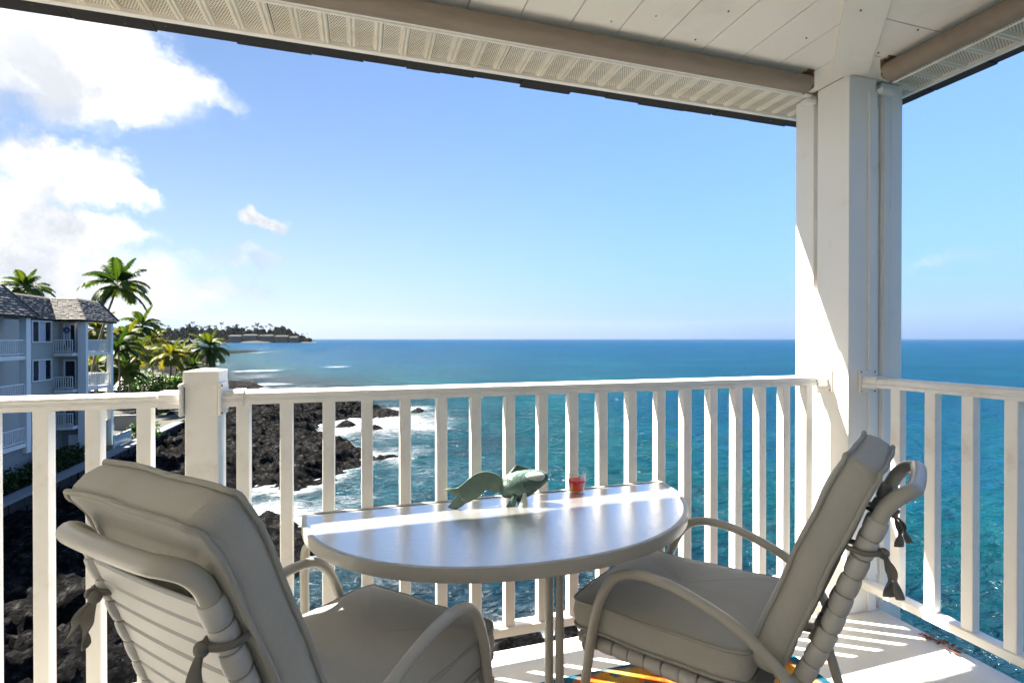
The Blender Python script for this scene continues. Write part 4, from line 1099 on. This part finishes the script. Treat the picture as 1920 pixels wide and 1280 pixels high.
def brail(a, b_, fz, h=1.0, sp=0.16):
    a = Vector((*a, fz)); b_ = Vector((*b_, fz)); d = (b_ - a); L = d.length; d.normalize(); s = Vector((-d.y, d.x, 0)); m = MB()
    m.sweep([(-.04, h - .07), (.04, h - .07), (.04, h), (-.04, h)], a, b_, s).sweep([(-.025, .08), (.025, .08), (.025, .14), (-.025, .14)], a, b_, s)
    k = int(L / sp)
    for i in range(k + 1):
        p = a + d * (L * i / k); m.sweep([(-.02, .1), (.02, .1), (.02, h - .03), (-.02, h - .03)], p - d * .022, p + d * .022, s)
    part('balcony_railing', rel(m, BO), MAT['bwhite'], bld)
for fz in FLR:
    brail((-20.42, 22), (-20.42, 31.1), fz); brail((-20.42, 31.7), (-20.42, 39.0), fz)
    brail((-21.95, 45.36), (-20.8, 45.36), fz, sp=0.135)
    if fz > -5:
        brail((-20.36, 46.4), (-20.36, 49.85), fz); brail((-20.36, 50.0), (-23.5, 50.0), fz)
part('privacy_panel', bm_box(-20.46, -20.41, 46.5, 48.3, FLR[0] + 0.15, FLR[0] + 0.92), MAT['curtain'], bld)
def window(xw, y0, y1, z0, z1, axis='x', layout=(0, 1, 0)):
    """window on the face x = xw (axis x) or y = xw (axis y); layout: which thirds carry a pale curtain"""
    def bx(u0, u1, w0, w1, d0, d1):
        m = MB().box(xw + d0, xw + d1, u0, u1, w0, w1) if axis == 'x' else MB().box(u0, u1, xw - d1, xw - d0, w0, w1)
        return rel(m, BO).v, rel(m, BO).f
    def mk(lst):
        m = MB()
        for L_ in lst:
            q_ = MB().box(xw + L_[4], xw + L_[5], L_[0], L_[1], L_[2], L_[3]) if axis == 'x' else MB().box(L_[0], L_[1], xw - L_[5], xw - L_[4], L_[2], L_[3])
            m.add(q_.v, q_.f)
        return rel(m, BO)
    w = part('window', mk([(y0 + .09, y1 - .09, z0 + .09, z1 - .09, 0.040, 0.052)]), MAT['pane'], bld)
    t = (y1 - y0 - .18) / len(layout)
    fr = [(y0, y1, z0, z0 + .09, .038, .11), (y0, y1, z1 - .09, z1, .038, .11), (y0, y0 + .09, z0 + .091, z1 - .091, .038, .11), (y1 - .09, y1, z0 + .091, z1 - .091, .038, .11)]
    for i in range(1, len(layout)): fr.append((y0 + .09 + t * i - .03, y0 + .09 + t * i + .03, z0 + .091, z1 - .091, .0525, .09))
    part('frame', mk(fr), MAT['bwhite'], w)
    for i, c in enumerate(layout):
        if c: part('curtain', mk([(y0 + .09 + t * i + .03, y0 + .09 + t * (i + 1) - .03, z0 + .1, z1 - .12, .0523, .058)]), MAT['curtain'], w)
for fz in FLR:
    window(-22.0, 42.75, 45.05, fz + 0.78, fz + 2.35, 'x', (0, 1, 0))
    window(-21.7, 35.0, 38.6, fz + (0.35 if fz < 0 else 0.1), fz + 2.3, 'x', (1, 1, 0))
    window(-21.7, 28.0, 30.6, fz + 0.2, fz + 2.2, 'x', (1, 0))
    window(46.3, -21.75, -20.95, fz + 0.05, fz + 2.2, 'y', (1, 0) if fz > 0 else (0,))
wr = MB(); wr.tube([(0.17 * math.cos(a_ * PI / 8), 0, 0.17 * math.sin(a_ * PI / 8)) for a_ in range(16)], 0.065, 8, closed=True)
o = tag(part('door_wreath', wr, MAT['wreath'], None, smooth=True, loc=(-21.50, 46.12, FLR[0] + 1.72)), 'dark blue round wreath hung on the upper balcony door of the grey building', 'wreath')
def balcony_chair(label, loc, rz):
    m = MB().box(-.25, .25, -.25, .25, .40, .45).box(-.25, .25, .21, .26, .46, .95)
    for sx in (-.23, .19):
        for sy in (-.23, .19): m.box(sx, sx + .04, sy, sy + .04, 0, .399)
        m.box(sx - .01, sx + .05, -.25, .209, .60, .64).box(sx, sx + .04, -.24, -.20, .451, .599)
    o = tag(part('balcony_chair', m, MAT['dark'], None, loc=loc), label, 'chair', 'dark chairs on the neighbouring balconies'); o.rotation_euler = (0, 0, rz)
balcony_chair('dark chair on the uppermost step balcony under the blue wreath', (-21.2, 45.78, FLR[0] + .001), 0.2)
balcony_chair('dark chair on the middle step balcony of the grey building', (-21.45, 45.8, FLR[1] + .001), -0.3)
balcony_chair('dark chair on the lowest step balcony of the grey building', (-21.1, 45.78, FLR[2] + .001), 0.4)
balcony_chair('dark chair in the top open end balcony, behind the white rail', (-21.2, 47.6, FLR[0] + .001), 1.2)
# mansard roof in lapped courses
def facet(e0, e1, t0, t1, n=11):
    e0, e1, t0, t1 = map(Vector, (e0, e1, t0, t1)); N = (e1 - e0).cross(t0 - e0).normalized()
    if N.z < 0: N = -N
    m = MB()
    rnd = random.Random(int(e0.y * 10))
    for k in range(n):
        f0, f1 = k / n, min(1.0, (k + 1.25) / n)
        a, c = e0.lerp(t0, f0), e1.lerp(t1, f0); a2, c2 = e0.lerp(t0, f1), e1.lerp(t1, f1)
        cnt = max(2, int((c - a).length / 0.24))
        cuts = [0] + sorted((i + rnd.uniform(-.25, .25)) / cnt for i in range(1, cnt)) + [1]
        for u0, u1 in zip(cuts[:-1], cuts[1:]):
            th = rnd.uniform(0.045, 0.075); dr = (a - a2).normalized() * rnd.uniform(0, .03); g = 0.01
            p = [a.lerp(c, u0) + dr, a.lerp(c, u1 - g / (c - a).length) + dr, a2.lerp(c2, u1 - g / (c - a).length), a2.lerp(c2, u0)]
            m.add([p[0], p[1], p[2], p[3], p[0] + N * th, p[1] + N * th, p[2] + N * .012, p[3] + N * .012], [(0, 1, 2, 3), (4, 7, 6, 5), (0, 4, 5, 1), (1, 5, 6, 2), (2, 6, 7, 3), (3, 7, 4, 0)])
    return stuff(part('shingle_courses', rel(m, BO), MAT['shingle'], bld))
facet((-20.1, 20, EV), (-20.1, 39.9, EV), (-21.35, 20, RTZ + .12), (-21.35, 38.7, RTZ + .12))
facet((-20.1, 39.9, EV), (-22.0, 39.9, EV), (-21.35, 38.7, RTZ + .12), (-23.0, 38.7, RTZ + .12))
facet((-21.85, 39.7, EV), (-21.85, 45.45, EV), (-22.95, 38.7, RTZ), (-22.95, 46.8, RTZ))
facet((-21.95, 45.4, EV), (-20.0, 45.4, EV), (-22.98, 46.8, RTZ), (-21.2, 46.8, RTZ))
facet((-20.0, 45.4, EV), (-20.0, 50.75, EV), (-21.2, 46.8, RTZ), (-21.2, 50.05, RTZ - .05))
facet((-20.0, 50.75, EV), (-24.0, 50.75, EV), (-21.2, 50.05, RTZ - .05), (-24.0, 50.05, RTZ - .05))
def hipcap(a, c): part('hip_cap', rel(MB().tube([a, c], 0.07, 6), BO), MAT['dark_roof'], bld)
hipcap((-20.08, 39.95, EV + .05), (-21.38, 38.7, RTZ + .2)); hipcap((-19.98, 50.8, EV + .05), (-21.2, 50.1, RTZ + .02))
part('fascia', rel(MB().box(-20.34, -20.12, 20, 39.8, EV - .14, EV - .005).box(-22.0, -21.9, 39.8, 45.3, EV - .13, EV - .005).box(-22.0, -20.05, 45.5, 45.9, EV - .14, EV - .006).box(-20.22, -20.06, 45.9, 50.6, EV - .15, EV - .007), BO), MAT['dark_roof'], bld)
part('flat_roof', rel(MB().prism([(-30, 20), (-21.45, 20), (-21.45, 38.7), (-23.05, 38.8), (-23.05, 46.9), (-21.3, 46.9), (-21.3, 50.0), (-30, 50.0)], EV + .2, RTZ - .06), BO), MAT['dark_roof'], bld)
part('lanai_ceiling', bm_box(-24, -20.25, 46.5, 50.4, EV - .1, EV - .02), MAT['bwhite'], bld)
part('gate', rel(MB().box(-21.5, -20.62, 46.28, 46.32, -7.5, -6.0), BO), MAT['bwhite'], bld)

# seawall, hedges, garden pieces
sw = thing('seawall', 'black lava stone seawall with grey coping in front of the grey building', 'wall', (-18.6, 40, -9.5))
swm = MB()
ysw = [18 + 0.7 * i for i in range(62)]
rw = random.Random(5)
for i in range(len(ysw) - 1):
    for k in range(4):
        z0 = -9.9 + 0.56 * k; off = rw.uniform(-.05, .08); y0 = ysw[i] + (0.35 if k % 2 else 0)
        swm.box(-19.0, -18.42 + off, y0 + .02, y0 + .68 + rw.uniform(-.03, .0), z0 + .02, z0 + .54)
o = part('stone', rel(swm, (-18.6, 40, -9.5)), MAT['lava_wall'], sw, bevel=0.04); stuff(o)
for i in range(14): part('coping_stone', rel(MB().box(-19.25, -18.30, 18 + 3.1 * i, 18 + 3.1 * i + 3.08, -7.66, -7.50), (-18.6, 40, -9.5)), MAT['coping'], sw, bevel=0.02)


def leaves(rad, n, size, seed, gaps=0.35, flat=0.6):
    """leaf clump mesh: leaf quads gathered in sub-clumps through an ellipsoid"""
    rnd = random.Random(seed); m = MB(); k = max(6, n // 26)
    cl_ = []
    for i in range(k):
        while True:
            p = Vector((rnd.uniform(-1, 1), rnd.uniform(-1, 1), rnd.uniform(-1, 1)))
            if 0.35 < p.length < 1: break
        cl_.append(Vector((p.x * rad[0], p.y * rad[1], p.z * rad[2])))
    for i in range(n):
        c = rnd.choice(cl_); p = c + Vector((rnd.gauss(0, 1) * rad[0], rnd.gauss(0, 1) * rad[1], rnd.gauss(0, 1) * rad[2])) * 0.17
        nrm = Vector((rnd.gauss(0, 1), rnd.gauss(0, 1), abs(rnd.gauss(0, 1)) + flat)).normalized()
        u = nrm.cross(Vector((rnd.gauss(0, 1), rnd.gauss(0, 1), rnd.gauss(0, 1)))).normalized(); v = nrm.cross(u); s = size * rnd.uniform(.6, 1.3)
        m.add([p - u * s, p - v * s * .45, p + u * s, p + v * s * .45], [(0, 1, 2, 3)])
    return m


def shrub(label, loc, rad, n, size, seed, mat='bush', group=None):
    t = thing('shrub', label, 'shrub', (loc[0], loc[1], loc[2]), 0, group)
    part('foliage', leaves(rad, n, size, seed), MAT[mat], t, loc=(0, 0, rad[2] * 0.9))
    st = MB(); rnd = random.Random(seed)
    for k in range(7):
        a_ = rnd.uniform(0, 6.28); st.tube([(0, 0, 0), (rad[0] * .3 * math.cos(a_), rad[1] * .3 * math.sin(a_), rad[2] * .6), (rad[0] * .6 * math.cos(a_), rad[1] * .6 * math.sin(a_), rad[2] * 1.2)], [.05, .035, .015], 5)
    part('stem', st, MAT['trunk'], t)
    return t
for i, (yc, lab) in enumerate(((27, 'low dark hedge under the nearest balconies of the grey building'), (34, 'low dark hedge along the plinth of the grey building, next to the corner column'), (41, 'low dark hedge between the seawall and the recessed grey wall'))):
    hd = thing('hedge', lab, 'hedge', (-19.75, yc, -7.62), 0, 'hedges at the foot of the grey building')
    part('foliage', leaves((0.62, 4.0, 0.75), 3200, 0.14, 50 + i, flat=0.3), MAT['hedge'], hd, loc=(0, 0, 0.6))
shrub('bright yellow-green shrub behind the end of the seawall', (-19.2, 53.5, -7.75), (1.5, 1.3, 0.75), 900, 0.17, 81)
shrub('leafy green shrub at the foot of the palms, left of the newel post', tuple(at(268, 745, 74)), (3.0, 2.6, 1.9), 2600, 0.24, 82, group='green shrubs under the palms')
shrub('leafy green shrub just left of the newel post cap', tuple(at(318, 742, 72)), (2.3, 2.0, 1.6), 1700, 0.24, 83, group='green shrubs under the palms')
shrub('small shrub on the lava beneath the railing left of the newel post', tuple(at(305, 812, 56)), (1.2, 1.2, 0.8), 700, 0.17, 84)
shrub('dark shrub beneath the rail connector of the newel post', tuple(at(300, 775, 62)), (1.2, 1.2, 1.3), 900, 0.18, 85, 'hedge')
gw = thing('garden_wall', 'grey garden wall past the end of the grey building', 'wall', (-20.8, 58.0, -8.0))
part('wall', MB().box(-2.4, 0.6, -0.15, 0.15, -0.3, 1.75), MAT['plinth'], gw, bevel=0.02)
part('coping', MB().box(-2.5, 0.7, -0.2, 0.2, 1.752, 1.85), MAT['coping'], gw, bevel=0.02)
pn = thing('glass_screen', 'low pale glass screen above the seawall', 'screen', (-19.3, 49.5, -7.5))
part('screen_pane', MB().box(-0.03, 0.03, -1.4, 1.6, 0.02, 0.95), M('sea_glass', (0.28, 0.40, 0.42), 0.15, spec=0.6), pn)
part('screen_frame', MB().box(-0.05, 0.05, -1.46, 1.66, 0.955, 1.0).box(-.05, .05, -1.46, -1.405, -.1, .95).box(-.05, .05, 1.605, 1.66, -.1, .95), MAT['bwhite'], pn)
um = thing('garden_umbrella', 'white canvas garden umbrella beside the end of the grey building', 'umbrella', tuple(at(205, 806, 56)))
cn = MB(); NS = 8; rr_, hz = 2.6, 3.55
vs_ = [(0, 0, hz + .75)] + [(rr_ * math.cos(2 * PI * k / NS), rr_ * math.sin(2 * PI * k / NS), hz - .1) for k in range(NS)] + [(rr_ * math.cos(2 * PI * k / NS), rr_ * math.sin(2 * PI * k / NS), hz - .35) for k in range(NS)]
cn.add(vs_, [(0, 1 + k, 1 + (k + 1) % NS) for k in range(NS)] + [(1 + k, 1 + NS + k, 1 + NS + (k + 1) % NS, 1 + (k + 1) % NS) for k in range(NS)])
part('canopy', cn, MAT['canvas'], um); part('pole', MB().tube([(0, 0, 0), (0, 0, hz + .8)], .04, 8), MAT['bwhite'], um)

# ---------------------------------------------------------------- palms
def frond_mesh(L, lift, droop, seed, name, mat):
    rnd = random.Random(seed); m = MB(); N = 18; pts = []
    for i in range(N + 1):
        t = i / N; ang = lift - droop * (t ** 1.35)
        if i == 0: pts.append(Vector((0, 0, 0)))
        else: pts.append(pts[-1] + Vector((math.cos(ang), 0.03 * math.sin(3 * t + seed), math.sin(ang))) * (L / N))
    m.tube(pts, [0.045 * (1 - .85 * i / N) * L / 4 for i in range(N + 1)], 4)
    nl_ = 34
    for k in range(nl_):
        t = 0.16 + 0.84 * k / (nl_ - 1); f = t * N; i = min(N - 1, int(f)); p = pts[i].lerp(pts[i + 1], f - i); T = (pts[i + 1] - pts[i]).normalized()
        ll = L * 0.30 * (math.sin(PI * min(1, 0.12 + 0.83 * t)) ** 0.6) * rnd.uniform(.85, 1.1)
        for s in (-1, 1):
            d = (Vector((0, s, 0)) * 0.82 + T * 0.62 + Vector((0, 0, 0.16 - 0.1 * rnd.random()))).normalized()
            q1 = p + d * ll * 0.5; q2 = p + d * ll * 0.98 + Vector((0, 0, -ll * rnd.uniform(.30, .55)))
            w = L * 0.0235; wv_ = T * w
            m.add([p - wv_ * .5, p + wv_ * .5, q1 + wv_, q1 - wv_, q2], [(0, 1, 2, 3), (3, 2, 4)])
    return m.mesh(name, MAT[mat])


FM = {}
for mt in ('frond', 'frond_yellow'):
    FM[mt] = [frond_mesh(4.0, l_, d_, 5 + i, 'frond', mt) for i, (l_, d_) in enumerate([(1.25, 1.0), (1.0, 1.35), (0.62, 1.45), (0.25, 1.3), (-0.1, 1.05), (-0.55, 0.7), (1.42, 0.5)])]


def palm(label, crown, ground, scale, seed, mat='frond', lean=(0, 0), nf=24, group='coconut palms by the shore'):
    rnd = random.Random(seed)
    base = Vector((crown[0] + lean[0], crown[1] + lean[1], ground)); top = Vector(crown)
    t = thing('palm_tree', label, 'palm tree', base, 0, group)
    h = top - base; pts = []; rr = []
    for i in range(13):
        f = i / 12; p = Vector((h.x * f ** 1.7, h.y * f ** 1.7, h.z * f)); pts.append(p); rr.append((0.17 - 0.07 * f) * (1.5 if i == 0 else 1) * scale ** .5 + (0.012 if i % 2 else 0))
    part('trunk', MB().tube(pts, rr, 9), MAT['trunk'], t, smooth=True)
    for k in range(nf):
        lvl = k / nf; an = k * 2.39996 + rnd.uniform(-.2, .2)
        me = FM[mat][6] if k < 1 else FM[mat][min(5, int(lvl * 5.2 + rnd.uniform(0, .8)))]
        o = link('frond', me, t, h); o.rotation_euler = (rnd.uniform(-.15, .15), rnd.uniform(-.12, .12), an); s_ = scale * rnd.uniform(.86, 1.1); o.scale = (s_, s_, s_)
    nuts = MB()
    for k in range(7):
        a_ = rnd.uniform(0, 6.28); nuts.sphere((h.x + .28 * scale * math.cos(a_), h.y + .28 * scale * math.sin(a_), h.z - .25 * scale - rnd.uniform(0, .25)), .15 * scale, 7, 5)
    part('coconuts', nuts, MAT['frond_yellow'], t, smooth=True)
    return t
GZ = -7.9
palm('tallest coconut palm, rising above the end of the shingled roof', at(221, 536, 62), GZ, 1.0, 11, 'frond', (-3.2, 0.0), 22)
palm('coconut palm whose crown shows above the shingled roof at the far left', at(48, 542, 80), GZ, 0.98, 12)
palm('slender green palm in front of the distant hill', at(266, 612, 88), GZ, 0.92, 13, 'frond', (-1.5, 0))
palm('bushy yellow-green palm right beside the corner column of the building', at(236, 642, 70), GZ, 0.82, 14, 'frond_yellow', (.5, 0), 22)
palm('thin-trunked palm standing between the tall palms and the yellow one', at(283, 640, 92), GZ - .3, 0.80, 15, 'frond_yellow', (0, 1))
palm('golden yellow palm directly left of the newel post, on a leaning trunk', at(322, 668, 76), GZ - .3, 0.78, 16, 'frond_yellow', (-.3, 0), 25)
palm('golden palm with short trunk close behind the golden yellow one', at(338, 660, 84), GZ - .3, 0.74, 17, 'frond_yellow', (-1.0, 0), 23)
palm('green palm farthest out towards the water, above the newel post', at(393, 652, 86), GZ - .5, 0.92, 18, 'frond', (-.8, 0), 25)
palm('small drooping palm just above the newel post cap', at(362, 690, 82), GZ - .6, 0.62, 19, 'frond', (0, 0), 20)
palm('low palm behind the white column of the end balcony', at(232, 700, 66), GZ, 0.72, 20, 'frond', (.2, 0), 21)
palm('yellow-green palm seen through the top end balcony of the building', at(182, 622, 68), GZ, 0.85, 21, 'frond_yellow', (0, 0), 24)
palm('yellowish palm seen through the middle end balcony of the building', at(178, 690, 72), GZ, 0.75, 22, 'frond_yellow', (0, 0), 21)
palm('broad yellow-green palm between the corner column and the slender green palm', at(258, 668, 80), GZ, 0.85, 31, 'frond_yellow', (.4, 0), 24)
palm('short green palm at the foot of the corner column of the building', at(222, 655, 64), GZ, 0.7, 32, 'frond', (.2, 0), 22)
palm('leafy green palm just behind the golden yellow palm', at(300, 660, 100), GZ - .3, 0.9, 33, 'frond', (.5, 0), 22)
palm('tiny young palm on the sand under the golden palm', at(314, 716, 88), GZ - .5, 0.42, 23, 'frond_yellow', (0, 0), 10)

# ---------------------------------------------------------------- air
hzm = bpy.data.materials.new('air'); hzm.use_nodes = True
q = NB(hzm.node_tree); hzm.node_tree.nodes.clear()
pv_ = q.n('ShaderNodeVolumePrincipled'); pv_.inputs['Color'].default_value = (0.86, 0.92, 1.0, 1); pv_.inputs['Density'].default_value = 1.0e-5; pv_.inputs['Anisotropy'].default_value = 0.2
ho = q.n('ShaderNodeOutputMaterial'); q.L.new(pv_.outputs[0], ho.inputs['Volume'])
stuff(part('haze', MB().box(-9500, 9000, -3500, 13500, SEA - 8, 460), hzm))

# ---------------------------------------------------------------- headland far up the coast
HD = 1500.0
def far(px, d, z): 
    p = at(px, 640, d); return Vector((p.x, p.y, z))
hx = [(-1400, 1500), (0, 0)]
prof_px = [(240, 9), (300, 9), (360, 9), (420, 8), (480, 7), (540, 5.5), (575, 3.5), (588, 1.2), (596, -0.6)]
hl = MB(); vs_ = []
for px, h_ in prof_px:
    for dd, k in ((0, -0.3), (12, 0.55), (40, 0.9), (160, 1.15), (420, 1.3)):
        vs_.append(far(px, HD + dd + 40 * math.sin(px * .05), SEA + (h_ * k if k > 0 else -1.5)))
nn = 5
hl.add(vs_, [(i * nn + j, (i + 1) * nn + j, (i + 1) * nn + j + 1, i * nn + j + 1) for i in range(len(prof_px) - 1) for j in range(nn - 1)])
struct(part('headland', hl, MAT['far_land'], smooth=True))
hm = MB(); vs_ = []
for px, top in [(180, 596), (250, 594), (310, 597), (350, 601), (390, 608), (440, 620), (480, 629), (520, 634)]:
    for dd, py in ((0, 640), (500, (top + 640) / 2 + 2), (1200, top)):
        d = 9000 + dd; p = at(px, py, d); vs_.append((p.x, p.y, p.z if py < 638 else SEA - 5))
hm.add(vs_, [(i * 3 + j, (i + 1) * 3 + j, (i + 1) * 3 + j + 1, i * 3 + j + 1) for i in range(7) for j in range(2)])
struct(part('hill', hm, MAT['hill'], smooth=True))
def hotel(label, px0, px1, d, h, seed):
    a, c = far(px0, d, SEA + 4), far(px1, d, SEA + 4); ax = (c - a); L = ax.length; rz = math.atan2(ax.y, ax.x)
    t = thing('hotel_building', label, 'building', a, rz, 'hotel blocks on the headland')
    part('wall', MB().box(0, L, 0, 18, -3, h), MAT['hotel'], t)
    rec = MB(); fl_ = MB()
    ns = max(3, int(L / 6.5)); st = 4
    for i in range(ns):
        for k in range(st):
            z0 = h * (k + .22) / st; rec.box(L * (i + .2) / ns, L * (i + .8) / ns, -0.10, -0.02, z0, z0 + h * .62 / st)
    for k in range(st + 1): fl_.box(0, L, -1.3, -0.11, h * k / st - .3, h * k / st + .3)
    part('window', rec, MAT['hotel_dark'], t); part('balcony', fl_, MAT['hotel'], t)
    part('roof', MB().add([(-1, -2, h + .32), (L + 1, -2, h + .32), (L + 1, 19, h + .32), (-1, 19, h + .32), (3, 8, h + 5), (L - 3, 8, h + 5)], [(0, 1, 5, 4), (1, 2, 5), (2, 3, 4, 5), (3, 0, 4), (3, 2, 1, 0)]), MAT['far_land'], t)
for i, (p0, p1, h_, lab) in enumerate([(428, 452, 15, 'leftmost hotel block at the water on the far headland'), (455, 482, 17, 'tall hotel block second from the left on the far headland'), (485, 512, 16, 'hotel block in the middle of the far headland row'), (515, 540, 14, 'hotel block near the headland tip'), (542, 558, 11, 'smallest hotel block nearest the headland tip')]):
    hotel(lab, p0, p1, HD + 8, h_ * 1.02, i)
# dark canopy behind the hotels
cnp = MB(); rnd = random.Random(9)
for k in range(7500):
    px = rnd.uniform(285, 583); dd = rnd.uniform(30, 180); hgt = (45 if px < 430 else 43) * (1 if px < 540 else max(.22, (586 - px) / 46)) * rnd.uniform(.1, 1.0) ** .7 * (0.88 + 0.20 * math.sin(px * 0.11) * math.sin(px * 0.037 + 1) + 0.10 * math.sin(px * .5))
    c = far(px, HD + dd, SEA + 3 + hgt); s = rnd.uniform(2.5, 5.5)
    n_1 = Vector((rnd.gauss(0, 1), rnd.gauss(0, 1), rnd.gauss(0, 1) + .5)).normalized(); u = n_1.cross(Vector((rnd.random(), rnd.random(), rnd.random()))).normalized(); v = n_1.cross(u)
    s *= 1.25; cnp.add([c - u * s, c - v * s * .7, c + u * s, c + v * s * .7], [(0, 1, 2, 3)])
for k in range(900):           # scrub along the near shore, in front of the hotels' left end
    px = rnd.uniform(285, 440); d = rnd.uniform(560, 1400); c = far(px, d, SEA + rnd.uniform(1, 9) * (0.5 + d / 2000)); s = rnd.uniform(1.5, 4.0)
    if coast_sd(np.array([c.x]), np.array([c.y]))[0] < 6: continue
    n_1 = Vector((rnd.gauss(0, 1), rnd.gauss(0, 1), rnd.gauss(0, 1) + .5)).normalized(); u = n_1.cross(Vector((rnd.random(), rnd.random(), rnd.random()))).normalized(); v = n_1.cross(u)
    s *= 1.25; cnp.add([c - u * s, c - v * s * .7, c + u * s, c + v * s * .7], [(0, 1, 2, 3)])
stuff(part('far_woodland', cnp, MAT['far_green']))
def small_palm_mesh(seed):
    rnd = random.Random(seed); m = MB(); m.tube([(0, 0, 0), (.4, 0, 9), (1.2, 0, 17)], [.35, .28, .22], 5)
    for k in range(15):
        a_ = k * 2.4 + rnd.uniform(-.2, .2); l_ = rnd.uniform(3.4, 4.8); el = rnd.uniform(-.5, 1.1); d = Vector((math.cos(a_), math.sin(a_), 0)); s = Vector((-d.y, d.x, 0)) * .75
        p0 = Vector((1.2, 0, 17)); p1 = p0 + d * l_ * .5 + Vector((0, 0, l_ * .5 * math.sin(el))); p2 = p1 + d * l_ * .5 + Vector((0, 0, l_ * .4 * (math.sin(el) - .9)))
        m.add([p0, p1 - s, p2, p1 + s], [(0, 1, 2), (0, 2, 3)])
    return m.mesh('palm_tree', MAT['far_green'])
SPM = [small_palm_mesh(s) for s in range(4)]
rnd = random.Random(21)
for k in range(80):
    px = 290 + 286 * min(1, max(0, (k + rnd.gauss(0, 2.2)) / 80)); sc_ = rnd.choice((.9, 1.1, 1.3, 1.6)) * rnd.uniform(.85, 1.15) * (1 if px < 560 else .7)
    z = SEA + (24 if px < 430 else 23 if px < 530 else 10) + rnd.uniform(-4, 9)
    o = link('palm_tree', SPM[k % 4], None, far(px, HD + rnd.uniform(24, 120), z)); o.scale = (sc_, sc_, sc_ * rnd.uniform(.8, 1.15)); o.rotation_euler = (0, 0, rnd.uniform(0, 6.28))
    tag(o, 'small dark palm on the far headland, left of the hotel blocks' if px < 430 else 'small dark palm standing behind the hotel blocks on the far headland' if px < 558 else 'small dark palm at the low tip of the far headland', 'palm tree', 'palms along the far headland')
